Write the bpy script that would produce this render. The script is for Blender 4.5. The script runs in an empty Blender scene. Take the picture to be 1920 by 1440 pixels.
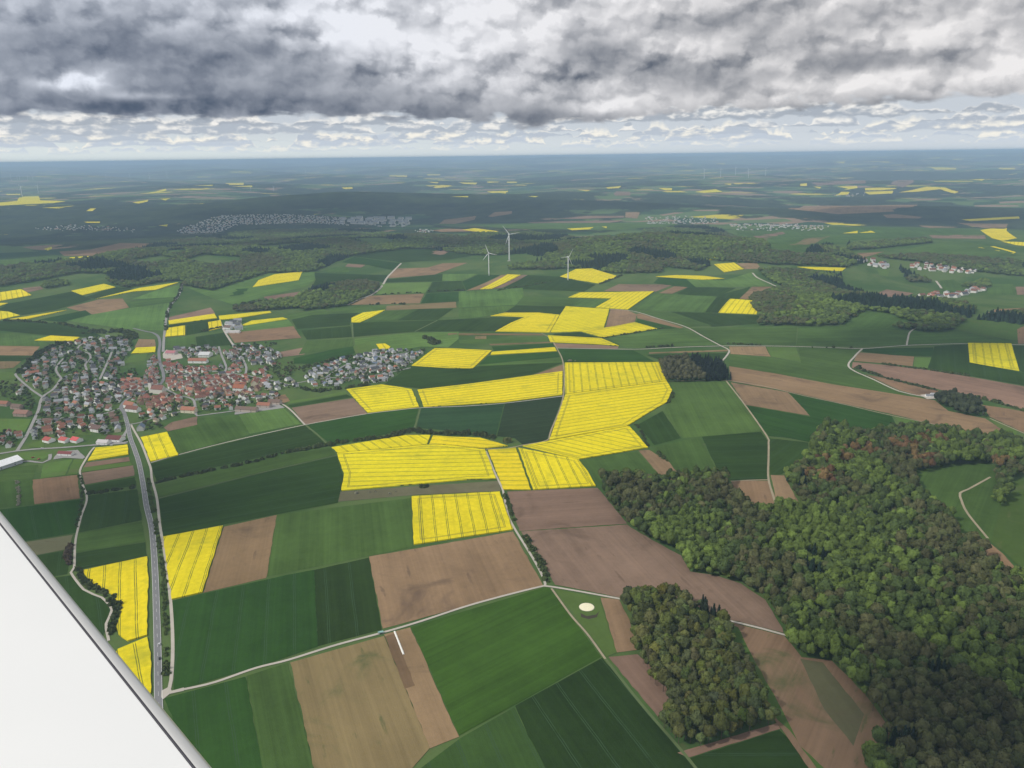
import bpy, bmesh, math, random
import numpy as np
from mathutils import Vector, Matrix, geometry
R = math.radians
SC = bpy.context.scene
COL = SC.collection
rnd = random.Random(7)

# ------------------------------------------------------------------ camera
CAMZ = 450.0
FPX = 1490.0                      # focal length in pixels of the 1920 wide photograph
PITCH, ROLL = 16.0, -0.75
cd = bpy.data.cameras.new('camera'); cam = bpy.data.objects.new('camera', cd); COL.objects.link(cam)
cd.sensor_width = 36.0; cd.lens = FPX / 1920 * 36; cd.clip_start = 0.05; cd.clip_end = 400000
CM = Matrix.Rotation(R(90 - PITCH), 3, 'X') @ Matrix.Rotation(R(ROLL), 3, 'Z')
cam.matrix_world = Matrix.Translation((0, 0, CAMZ)) @ CM.to_4x4()
SC.camera = cam
NCM = np.array(CM)

def ray(px, py):
    v = NCM @ np.array([(px - 960) / FPX, -(py - 720) / FPX, -1.0])
    return v / np.linalg.norm(v)

# ------------------------------------------------------------------ world, sun, exposure
SUN_EL, SUN_AZ = 44.0, -112.0       # azimuth from +Y towards +X
SC.view_settings.view_transform = 'Standard'; SC.view_settings.look = 'None'
SC.view_settings.gamma = 1; SC.view_settings.use_curve_mapping = False
SC.view_settings.exposure = 0.0
SC.cycles.use_denoising = True
SC.cycles.max_bounces = 5; SC.cycles.diffuse_bounces = 2; SC.cycles.volume_bounces = 2
SC.cycles.transparent_max_bounces = 8
SC.cycles.sample_clamp_indirect = 4

sl = bpy.data.lights.new('sun', 'SUN'); sl.energy = 2.7; sl.angle = R(3.0); sl.color = (1.0, 0.955, 0.88)
so = bpy.data.objects.new('sun', sl); COL.objects.link(so)
sd = Vector((math.sin(R(SUN_AZ)) * math.cos(R(SUN_EL)), math.cos(R(SUN_AZ)) * math.cos(R(SUN_EL)), math.sin(R(SUN_EL))))
so.rotation_euler = sd.to_track_quat('Z', 'Y').to_euler()

class NT:
    """small helper for node trees: math on sockets or numbers"""
    def __init__(s, t): s.t = t
    def n(s, kind, **k):
        o = s.t.nodes.new(kind)
        for a, b in k.items(): setattr(o, a, b)
        return o
    def put(s, sock, v):
        if isinstance(v, (int, float)): sock.default_value = v
        elif isinstance(v, tuple):
            sock.default_value = v if len(v) == len(sock.default_value) else tuple(v) + (1,)
        else: s.t.links.new(v, sock)
    def m(s, op, a, b=None, c=None, clamp=False):
        o = s.n('ShaderNodeMath', operation=op, use_clamp=clamp)
        s.put(o.inputs[0], a)
        if b is not None: s.put(o.inputs[1], b)
        if c is not None: s.put(o.inputs[2], c)
        return o.outputs[0]
    def add(s, *a):
        r = a[0]
        for b in a[1:]: r = s.m('ADD', r, b)
        return r
    def mul(s, a, b): return s.m('MULTIPLY', a, b)
    def sub(s, a, b): return s.m('SUBTRACT', a, b)
    def mr(s, v, a, b, c=0.0, d=1.0, smooth=True):
        o = s.n('ShaderNodeMapRange', interpolation_type='SMOOTHSTEP' if smooth else 'LINEAR')
        for i, q in enumerate((v, a, b, c, d)): s.put(o.inputs[i], q)
        return o.outputs[0]
    def mix(s, f, a, b, blend='MIX'):
        o = s.n('ShaderNodeMix', data_type='RGBA', blend_type=blend)
        s.put(o.inputs[0], f); s.put(o.inputs[6], a); s.put(o.inputs[7], b)
        return o.outputs[2]
    def vec(s, x, y, z=0.0):
        o = s.n('ShaderNodeCombineXYZ')
        for i, q in enumerate((x, y, z)): s.put(o.inputs[i], q)
        return o.outputs[0]
    def noise(s, v, scale, detail=4, rough=0.55, dist=0.0, color=False, lac=2.0):
        o = s.n('ShaderNodeTexNoise'); s.put(o.inputs['Vector'], v)
        o.inputs['Scale'].default_value = scale; o.inputs['Detail'].default_value = detail
        o.inputs['Roughness'].default_value = rough; o.inputs['Distortion'].default_value = dist
        o.inputs['Lacunarity'].default_value = lac
        return o.outputs['Color' if color else 'Fac']
    def xyz(s, v):
        o = s.n('ShaderNodeSeparateXYZ'); s.put(o.inputs[0], v); return o.outputs
    def gauss(s, x, y, cx, cy, rx, ry):
        a = s.mul(s.sub(x, cx), 1.0 / rx); b = s.mul(s.sub(y, cy), 1.0 / ry)
        q = s.add(s.mul(a, a), s.mul(b, b))
        return s.m('EXPONENT', s.mul(q, -1.0))

def build_world():
    w = bpy.data.worlds.new('World'); SC.world = w; w.use_nodes = True
    t = w.node_tree; t.nodes.clear(); N = NT(t)
    out = N.n('ShaderNodeOutputWorld'); bg = N.n('ShaderNodeBackground'); t.links.new(bg.outputs[0], out.inputs[0])
    bg.inputs[1].default_value = 0.1
    sky = N.n('ShaderNodeTexSky', sky_type='NISHITA'); sky.sun_disc = False
    sky.sun_elevation = R(SUN_EL); sky.sun_rotation = R(SUN_AZ); sky.altitude = 450
    tc = N.n('ShaderNodeTexCoord')
    X, Y, Z = N.xyz(tc.outputs['Generated'])
    az = N.mul(N.m('ARCTAN2', X, Y), 57.2958)               # degrees right of the view axis
    el = N.mul(N.m('ARCSINE', Z), 57.2958)                  # degrees above the horizon
    def S(px, py):
        v = ray(px, py); return math.degrees(math.atan2(v[0], v[1])), math.degrees(math.asin(v[2]))
    def n2(x, y, det=4, rough=.55, color=False):
        o = N.n('ShaderNodeTexNoise', noise_dimensions='2D'); N.put(o.inputs['Vector'], N.vec(x, y))
        o.inputs['Scale'].default_value = 1; o.inputs['Detail'].default_value = det; o.inputs['Roughness'].default_value = rough
        return o.outputs['Color' if color else 'Fac']
    def cells(x, y, det=2.0, rough=.5):
        o = N.n('ShaderNodeTexVoronoi', voronoi_dimensions='2D', feature='SMOOTH_F1'); N.put(o.inputs['Vector'], N.vec(x, y))
        o.inputs['Scale'].default_value = 1; o.inputs['Detail'].default_value = det; o.inputs['Roughness'].default_value = rough
        o.inputs['Smoothness'].default_value = .35; o.inputs['Lacunarity'].default_value = 2.2
        d = o.outputs['Distance']
        return N.mr(d, 1.35, .25, 0, 1)
    wn = n2(N.mul(az, .12), N.mul(el, .22), 2, .5, True)
    wx, wy, wz = N.xyz(wn)
    azw = N.add(az, N.mul(N.sub(wx, 0.5), 5.0)); elw = N.add(el, N.mul(N.sub(wy, 0.5), 2.0))
    # --- relief of the deck: height difference towards the light gives lit and shaded sides
    fn = n2(N.mul(az, .75), N.mul(el, .95), 4, .6, True); fx, fy, fz = N.xyz(fn)
    ax = N.add(az, N.mul(N.sub(fx, .5), 1.7)); ay = N.add(el, N.mul(N.sub(fy, .5), 1.0))
    h0 = cells(N.mul(ax, .21), N.mul(ay, .34), 2.0, .5)
    h1 = cells(N.mul(N.add(ax, -.45), .21), N.mul(N.add(ay, .50), .34), 2.0, .5)
    big = n2(N.mul(az, .10), N.mul(el, .22), 3, .5)
    relief = N.sub(h0, h1)
    lum = N.mr(el, 1.0, 10.0, LUM0, LUM1)
    for px, py, rx, ry, a in BLOBS:
        ca, ce = S(px, py)
        lum = N.add(lum, N.mul(N.gauss(N.mr(0.65, 0, 1, az, azw, smooth=False), N.mr(0.6, 0, 1, el, elw, smooth=False), ca, ce, rx, ry), a))
    soft = N.mr(lum, .28, .58, .34, 1.0)
    lum = N.add(lum, N.mul(N.mul(relief, .50), soft), N.mul(N.mul(N.sub(h0, 0.45), .20), soft), N.mul(N.sub(big, .5), .24), N.mul(N.sub(fz, .5), .16))
    # --- rows of small sunlit cumulus under the deck: flat bases, bright tops
    bgc = N.mix(N.mr(az, -30, 25, 0, 1), (0.74, 0.80, 0.80), (0.66, 0.71, 0.76))
    bgc = N.mix(N.mr(el, .3, 2.6, 0, 1), bgc, (.58, .63, .69))
    low = bgc
    edge = n2(N.mul(az, .8), N.mul(el, 1.9), 5, .5)
    edge2 = n2(N.mul(az, .35), N.mul(el, .9), 3, .5)
    edgu = n2(N.mul(N.add(az, -.2), .8), N.mul(N.add(el, .25), 1.9), 5, .5)
    puff = N.mul(N.sub(edge, edgu), 1.9)
    for i, (base, hh, sc, sh) in enumerate(ROWS):
        prof = n2(N.add(N.mul(az, sc), 13.7 * i), 3.1 * i + 1.3, 4, .62)
        top = N.mul(N.mr(prof, .38, .60, 0, 1, False), hh)
        e = N.add(N.sub(el, base), N.mul(N.sub(edge, .5), hh * .40), N.mul(N.sub(edge2, .5), .5))
        tt = N.m('DIVIDE', e, N.m('MAXIMUM', top, .02))
        m = N.m('MULTIPLY', N.mr(tt, 1.15, .62, 0, 1), N.mr(e, -.06, .10, 0, 1))
        tc_ = N.mr(N.add(N.mul(tt, .8), puff, N.mul(N.sub(edge2, .5), .8)), .15, .95, 0, 1)
        col = N.mix(tc_, (sh * .86, sh * .96, sh * 1.10), (.98, .94, .84) if i < 3 else (.93, .91, .87))
        low = N.mix(N.mul(m, .92), low, col)
    low = N.mix(N.mr(el, 1.0, .2, 0, .85), low, bgc)
    base = N.add(N.mul(N.m('ABSOLUTE', N.sub(az, 2.0)), 0.004), 2.60, N.mul(N.sub(edge2, 0.5), 1.5), N.mul(N.sub(edge, .5), .8),
                 N.mul(N.gauss(az, 0.0, 4.0, 0.0, 5.0, 1.0), -0.55), N.mul(N.mr(az, 6, 20, 0, 1), 0.32))
    up = N.mr(N.sub(el, base), -0.22, 0.26, 0, 1)
    L = N.m('MINIMUM', N.m('MAXIMUM', lum, 0.10), 0.95)
    dark = N.mix(N.mr(L, 0.10, 0.9, 0, 1, False), (0.085, 0.110, 0.155), (0.87, 0.87, 0.89))
    deck = N.mix(1.0, dark, N.mix(N.mr(az, -30, 20, 1.0, 0.0), (0.99, 0.97, 0.95), (0.93, 0.98, 1.06)), 'MULTIPLY')
    cloud_shade = N.mix(up, low, deck)
    cloud_shade = N.mix(N.mr(el, 12, 35, 0, 1), cloud_shade, (0.60, 0.61, 0.62))
    cl10 = N.mix(1.0, cloud_shade, (10.0, 10.0, 10.0), 'MULTIPLY')
    full = N.mix(N.mr(Z, 0.25, 0.75, 0.0, 0.12), cl10, sky.outputs[0])
    t.links.new(full, bg.inputs[0])
    w.cycles.sampling_method = 'MANUAL'; w.cycles.sample_map_resolution = 512
LUM0, LUM1 = .53, .57
# (px, py, rx deg, ry deg, amount): dark bases (-) and bright tops (+) of the cloud deck, surveyed on the photograph
BLOBS = [
    (230, 95, 14, 3.0, -.27), (330, 200, 15, 1.0, -.15), (640, 195, 12, 1.2, -.15), (560, 130, 7, 1.3, -.13), (60, 200, 9, 1.0, -.10), (20, 20, 8, 1.2, .06),
    (980, 228, 8, .7, -.20), (1110, 85, 3.2, 1.5, -.26), (820, 215, 8, 1.0, -.10),
    (1330, 155, 5.5, .9, -.20), (1620, 125, 5.5, .9, -.24), (1560, 205, 10, .5, -.20), (1470, 80, 6, 1.6, -.06),
    (1370, 45, 3.5, 1.0, -.16), (1560, 40, 5, 1.2, -.10), (1840, 30, 4, .9, -.06), (1800, 185, 5, .5, -.12),
    (600, 15, 5, .9, .20), (650, 60, 4.5, 1.5, .22), (730, 90, 4.0, 1.2, .16), (500, 6, 3.0, .5, -.12),
    (850, 30, 5.0, 2.0, .22), (780, 85, 2, .7, .16), (725, 133, 2.0, .65, .26), (1000, 40, 2.6, 2.4, .22), (1190, 30, 2.5, 1.6, .22), (1165, 195, 2.4, .6, .24),
    (1290, 95, 3.2, .7, .14), (1480, 130, 2.4, .5, .20), (1500, 170, 3.5, .4, .24), (1640, 155, 5, .5, .20),
    (1890, 130, 2.6, 1.5, .28), (1720, 70, 3, .8, .17), (145, 152, 1.9, .62, .36), (262, 176, 1.9, .24, .28), (30, 190, 3, .4, .12), (880, 150, 4, .9, .08),
]
ROWS = [(.45, .5, .50, .70), (.80, .8, .34, .64), (1.15, 1.1, .22, .58), (1.6, 1.2, .15, .52), (2.15, 1.3, .11, .46)]   # base, height, scale, shade
build_world()

# ------------------------------------------------------------------ terrain height
_r = random.Random(11)
def waves(n, l0, l1):
    return [(_r.uniform(0, 2 * math.pi), 2 * math.pi / _r.uniform(l0, l1), _r.uniform(0, 6.28), _r.uniform(.5, 1)) for _ in range(n)]
W1, W2, W3 = waves(6, 900, 1700), waves(7, 1300, 2800), waves(9, 3200, 8000)
W4 = waves(8, 500, 900)
def wsum(W, x, y):
    s = 0
    for a, k, p, q in W: s = s + q * np.sin((x * math.cos(a) + y * math.sin(a)) * k + p)
    return s / math.sqrt(len(W))
def sst(a, b, v):
    t = np.clip((v - a) / (b - a), 0, 1); return t * t * (3 - 2 * t)
HILLS = []
def flat(px, py, z=0.0):
    d = ray(px, py); t = (z - CAMZ) / d[2]; return d[0] * t, d[1] * t
for px, py, sx, sy, h in [(1270, 478, 520, 420, 62), (1130, 482, 420, 300, 34), (1450, 492, 380, 330, 22), (330, 492, 900, 420, 38), (640, 470, 700, 400, 34),
                          (900, 456, 600, 380, 30), (150, 510, 500, 350, 20), (1520, 575, 330, 260, 20), (1760, 590, 260, 200, 14), (620, 552, 230, 160, 8),
                          (1760, 466, 700, 420, 34), (1680, 545, 330, 230, -26), (1790, 520, 420, 220, -34), (1000, 500, 500, 300, 10),
                          (330, 405, 900, 700, 95), (560, 388, 1500, 800, 120), (850, 380, 1500, 900, 100), (1130, 388, 1300, 700, 75), (1700, 392, 1500, 600, 70), (90, 398, 900, 600, 60)]:
    x, y = flat(px, py); HILLS.append((x, y, sx, sy, h))
def H(x, y):
    x = np.asarray(x, float); y = np.asarray(y, float)
    r = np.hypot(x, y); az = np.arctan2(x, y)
    z = 2.2 * wsum(W1, x, y) * sst(500, 1300, r)
    z = z + 10.0 * wsum(W2, x, y) * sst(1700, 3800, r) + 4.0 * wsum(W4, x, y) * sst(2600, 4400, r)
    z = z + 72.0 * wsum(W3, x, y) * sst(8200, 11500, r)
    for cx, cy, sx, sy, h in HILLS: z = z + h * np.exp(-((x - cx) / sx) ** 2 - ((y - cy) / sy) ** 2)
    z = z - 55.0 * sst(5200, 6400, r) * (1 - sst(8000, 9600, r))              # river valley with the towns
    z = z + sst(8500, 12000, r) * 30
    ridge = 135 + 200 * sst(-0.5, 0.5, az) + 42 * np.sin(az * 13 + 1) + 34 * np.sin(az * 31) + 24 * np.sin(az * 67 + 2) + 14 * np.sin(az * 143)
    z = z + sst(17000, 52000, r) * (ridge - 30)
    return np.where(z > 330, 330 + 95 * np.tanh((z - 330) / 95), z)

def off(r): return 0.16 + 1.6e-4 * r
TS = 380 * (85000 / 380) ** (np.arange(420) / 419.0)
def hit(px, py, dz=0.0):
    d = ray(px, py)
    f = lambda t: CAMZ + d[2] * t - H(d[0] * t, d[1] * t) - dz
    v = f(TS); idx = np.nonzero(v < 0)[0]
    if len(idx) == 0: return None
    i = idx[0]
    if i == 0: a, b = 200.0, TS[0]
    else: a, b = TS[i - 1], TS[i]
    for _ in range(24):
        m = (a + b) / 2
        if f(m) < 0: b = m
        else: a = m
    return d[0] * b, d[1] * b
def trace(pts, dz=0.0):
    o = []
    for p in pts:
        q = hit(p[0], p[1], dz)
        if q: o.append(q)
    return o
def P(s): return [tuple(float(c) for c in q.split(',')) for q in s.split()]

# ------------------------------------------------------------------ mesh helpers
def mesh_np(name, V, F, mat=None, smooth=False):
    """V (n,3) array, F list of tuples or (m,k) array"""
    me = bpy.data.meshes.new(name)
    V = np.asarray(V, np.float32)
    if isinstance(F, np.ndarray):
        m, k = F.shape
        me.vertices.add(len(V)); me.vertices.foreach_set('co', V.ravel())
        me.loops.add(m * k); me.loops.foreach_set('vertex_index', F.ravel().astype(np.int32))
        me.polygons.add(m); me.polygons.foreach_set('loop_start', np.arange(0, m * k, k, dtype=np.int32))
        me.update(calc_edges=True); me.validate()
    else:
        me.from_pydata([tuple(map(float, v)) for v in V], [], F)
    if smooth: me.polygons.foreach_set('use_smooth', [True] * len(me.polygons))
    if mat: me.materials.append(mat)
    return me
def link(name, me, parent=None, loc=None, rot=None):
    o = bpy.data.objects.new(name, me); COL.objects.link(o)
    if parent: o.parent = parent
    if loc is not None: o.location = loc
    if rot is not None: o.rotation_euler = rot
    return o
def tag(o, label=None, cat=None, group=None, kind=None):
    for k, v in (('label', label), ('category', cat), ('group', group), ('kind', kind)):
        if v: o[k] = v
    return o
def structure(o, label=None): return tag(o, label=label, kind='structure')
def bxs(V, F, x0, x1, y0, y1, z0, z1):
    n = len(V)
    V += [(x0, y0, z0), (x1, y0, z0), (x1, y1, z0), (x0, y1, z0), (x0, y0, z1), (x1, y0, z1), (x1, y1, z1), (x0, y1, z1)]
    F += [(n, n+3, n+2, n+1), (n+4, n+5, n+6, n+7), (n, n+1, n+5, n+4), (n+1, n+2, n+6, n+5), (n+2, n+3, n+7, n+6), (n+3, n, n+4, n+7)]
def tube(V, F, prof, seg=16, cap=True):
    """lathe around z from [(r,z)...]"""
    n = len(V)
    for r, z in prof:
        for i in range(seg): a = 2 * math.pi * i / seg; V.append((r * math.cos(a), r * math.sin(a), z))
    for j in range(len(prof) - 1):
        for i in range(seg):
            k = (i + 1) % seg
            F.append((n + j*seg + i, n + j*seg + k, n + (j+1)*seg + k, n + (j+1)*seg + i))
    if cap:
        F.append(tuple(n + i for i in reversed(range(seg)))); F.append(tuple(n + (len(prof)-1)*seg + i for i in range(seg)))

# ------------------------------------------------------------------ materials
def new_mat(name, rough=0.9, spec=0.2):
    m = bpy.data.materials.new(name); m.use_nodes = True
    b = m.node_tree.nodes['Principled BSDF']; b.inputs['Roughness'].default_value = rough
    b.inputs['Specular IOR Level'].default_value = spec
    return m, NT(m.node_tree), b
def plain(name, col, rough=0.8, spec=0.2, var=0.12, scale=0.5):
    m, N, b = new_mat(name, rough, spec)
    tc = N.n('ShaderNodeTexCoord')
    n = N.noise(tc.outputs['Object'], scale, 4)
    c = N.mix(1.0, tuple(col), N.mix(n, (1 - var,) * 3, (1 + var,) * 3), 'MULTIPLY')
    N.put(b.inputs['Base Color'], c)
    return m
def crop_mat(name, lines=None, stripes=0.0, patch=0.25, patch_col=None, grain=0.25, line_col=None, lw=0.5, hue=None):
    """field surface: colour from the object, rows run along the field's own x axis"""
    m, N, b = new_mat(name, 1.0, 0.0)
    tc = N.n('ShaderNodeTexCoord'); oi = N.n('ShaderNodeObjectInfo'); gp = N.n('ShaderNodeNewGeometry')
    x, y, z = N.xyz(tc.outputs['Object'])
    pos = gp.outputs['Position']
    c = oi.outputs['Color']
    big = N.noise(pos, 0.007, 3, 0.5, 0.3)
    mid = N.noise(pos, 0.035, 4, 0.6, 0.4)
    fine = N.noise(pos, 0.16, 6, 0.75)
    k = N.add(1.0, N.mul(N.sub(big, 0.5), patch * 2.0), N.mul(N.sub(mid, 0.5), patch), N.mul(N.sub(fine, 0.5), grain))
    if stripes:
        st = N.noise(N.vec(N.mul(x, 0.004), N.mul(y, 0.28), oi.outputs['Random']), 1.0, 3, 0.65)
        st2 = N.noise(N.vec(N.mul(x, 0.002), N.mul(y, 0.06), oi.outputs['Random']), 1.0, 2, 0.5)
        k = N.add(k, N.mul(N.sub(st, 0.5), stripes), N.mul(N.sub(st2, 0.5), stripes))
    c = N.mix(1.0, c, N.vec(k, k, k), 'MULTIPLY')
    if patch_col:
        pm = N.mr(N.noise(pos, 0.013, 6, 0.62, 0.8), 0.52, 0.72, 0, 1)
        pm2 = N.mr(N.noise(N.vec(N.mul(x, .02), N.mul(y, .09), 2.0), 1.0, 5, 0.65), 0.60, 0.70, 0, 0.8)
        c = N.mix(N.mul(N.m('MAXIMUM', pm, pm2), patch_col[3]), c, tuple(patch_col[:3]))
    if lines:
        yw = N.add(y, N.mul(N.sub(N.noise(pos, 0.02, 2), 0.5), 2.0), N.mul(oi.outputs['Random'], 9.0))
        fr = N.m('ABSOLUTE', N.sub(N.m('FRACT', N.mul(yw, 1.0 / lines)), 0.5))
        d = N.m('ABSOLUTE', N.sub(N.mul(fr, lines), 0.95))
        ln = N.mr(d, lw * 0.5, lw, 1, 0)
        ln = N.mul(ln, N.mr(N.noise(pos, 0.06, 4, .7), 0.30, 0.55, 0.35, 1.0))
        c = N.mix(ln, c, line_col)
    N.put(b.inputs['Base Color'], c)
    bp = N.n('ShaderNodeBump'); bp.inputs['Strength'].default_value = 0.6; bp.inputs['Distance'].default_value = 0.5
    N.put(bp.inputs['Height'], N.noise(pos, 0.9, 4, 0.7)); N.put(b.inputs['Normal'], bp.outputs[0])
    return m
MAT = {
    'Y': crop_mat('rapeseed', lines=16, stripes=0.24, patch=0.10, patch_col=(0.38, 0.37, 0.03, 0.62), grain=0.7, line_col=(0.15, 0.17, 0.03), lw=0.55),
    'D': crop_mat('wheat', lines=27, stripes=0.50, patch=0.40, grain=0.45, line_col=(0.045, 0.085, 0.04), lw=0.42),
    'G': crop_mat('barley', stripes=0.62, patch=0.45, grain=0.4),
    'L': crop_mat('meadow_grass', stripes=0.12, patch=0.3, patch_col=(0.13, 0.13, 0.06, 0.5), grain=0.3),
    'B': crop_mat('ploughed_soil', stripes=0.42, patch=0.32, patch_col=(0.120, 0.082, 0.058, 0.75), grain=0.35),
    'T': crop_mat('dry_stubble', stripes=0.55, patch=0.22, patch_col=(0.085, 0.105, 0.04, 0.85), grain=0.2),
    'M': crop_mat('fallow', stripes=0.2, patch=0.3, patch_col=(0.12, 0.10, 0.06, 0.6), grain=0.3),
}
BASE = {'Y': (.77, .64, .018), 'D': (.032, .062, .014), 'G': (.064, .114, .028), 'L': (.096, .160, .038),
        'B': (.255, .170, .098), 'T': (.215, .160, .080), 'M': (.16, .155, .085)}
FN = {'Y': 'rapeseed_field', 'D': 'wheat_field', 'G': 'barley_field', 'L': 'meadow', 'B': 'ploughed_field', 'T': 'stubble_field', 'M': 'fallow_field'}

def ground_mat():
    m, N, b = new_mat('ground', 1.0, 0.0)
    gp = N.n('ShaderNodeNewGeometry'); pos = gp.outputs['Position']
    x, y, z = N.xyz(pos)
    r = N.m('SQRT', N.add(N.mul(x, x), N.mul(y, y)))
    n1 = N.noise(pos, 0.004, 5, .6, .5); n2 = N.noise(pos, 0.05, 4, .6); n3 = N.noise(pos, .5, 4, .7)
    near = N.mix(N.mr(n1, .38, .62), (.055, .108, .030), (.100, .150, .048))
    near = N.mix(N.mr(n2, .55, .75, 0, .6), near, (.12, .115, .06))
    near = N.mix(1.0, near, N.mix(n3, (.8,)*3, (1.2,)*3), 'MULTIPLY')
    vo = N.n('ShaderNodeTexVoronoi', feature='F1'); N.put(vo.inputs['Vector'], N.vec(N.mul(x, .0030), N.mul(y, .0056))); vo.inputs['Scale'].default_value = 1.0
    cr, cg, cb = N.xyz(vo.outputs['Color'])
    frn = N.noise(N.vec(N.mul(x, .00045), N.mul(y, .00050)), 1.0, 8, .66, .4)
    for px, py, sx, sy in [(330, 405, 900, 700), (560, 388, 1900, 900), (850, 375, 2200, 1300), (1130, 385, 1700, 800), (60, 410, 900, 500), (1850, 385, 1500, 900)]:
        q = flat(px, py); frn = N.add(frn, N.mul(N.gauss(x, y, q[0], q[1], sx, sy), .09))
    fld = N.mix(N.mr(cr, .45, .47), (.035, .08, .030), (.105, .165, .055))
    fld = N.mix(N.mr(cg, .78, .80), fld, (.27, .19, .13))
    fld = N.mix(N.mr(cb, .955, .965), fld, (.62, .52, .03))
    fm = N.mr(frn, .495, .51, 0, 1)
    wood = N.mix(N.mr(N.noise(pos, .006, 8, .74), .3, .7), (.010, .020, .014), (.050, .070, .030))
    far = N.mix(fm, fld, wood)
    c = N.mix(N.mr(N.add(r, N.mr(x, 600, 2600, 0, -1300)), 4200, 4900), near, far)
    N.put(b.inputs['Base Color'], c)
    return m

# ------------------------------------------------------------------ ground: one sheet from below the camera to the horizon
def build_ground():
    nr, na = 560, 460
    rr = np.concatenate([[0.0, 120, 220], 300 * (80000 / 300) ** (np.arange(nr - 3) / (nr - 4.0))])
    aa = np.linspace(R(-75), R(75), na)
    Rr, Aa = np.meshgrid(rr, aa, indexing='ij')
    Xg, Yg = Rr * np.sin(Aa), Rr * np.cos(Aa)
    V = np.stack([Xg, Yg, H(Xg, Yg)], -1).reshape(-1, 3)
    i, j = np.meshgrid(np.arange(nr - 1), np.arange(na - 1), indexing='ij')
    q = (i * na + j).ravel()
    F = np.stack([q, q + na, q + na + 1, q + 1], -1)[:, ::-1]
    me = mesh_np('ground', V, F[:, ::-1].copy(), ground_mat(), True)
    o = link('ground', me); structure(o)
    # the half behind the aircraft
    n = len(Xg[0]); ra = np.linspace(R(75), R(285), 60); r2 = np.array([0, 400, 1500, 6000, 25000, 80000.0])
    R2, A2 = np.meshgrid(r2, ra, indexing='ij')
    V = np.stack([R2 * np.sin(A2), R2 * np.cos(A2), np.zeros_like(R2) - 2], -1).reshape(-1, 3)
    i, j = np.meshgrid(np.arange(5), np.arange(59), indexing='ij'); q = (i * 60 + j).ravel()
    F = np.stack([q, q + 1, q + 61, q + 60], -1)
    structure(link('ground', mesh_np('ground_rear', V, F[:, ::-1].copy(), o.data.materials[0])))
build_ground()

# ------------------------------------------------------------------ point in polygon
def inside(poly, x, y):
    x = np.asarray(x); y = np.asarray(y); c = np.zeros(x.shape, bool); n = len(poly)
    for i in range(n):
        x1, y1 = poly[i]; x2, y2 = poly[(i + 1) % n]
        if y1 == y2: continue
        m = ((y1 > y) != (y2 > y)) & (x < (x2 - x1) * (y - y1) / (y2 - y1) + x1)
        c ^= m
    return c
def seg_dist(pts, x, y):
    d = np.full(np.shape(x), 1e9)
    for (x1, y1), (x2, y2) in zip(pts[:-1], pts[1:]):
        dx, dy = x2 - x1, y2 - y1; L = dx * dx + dy * dy + 1e-9
        t = np.clip(((x - x1) * dx + (y - y1) * dy) / L, 0, 1)
        d = np.minimum(d, np.hypot(x - x1 - t * dx, y - y1 - t * dy))
    return d
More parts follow.
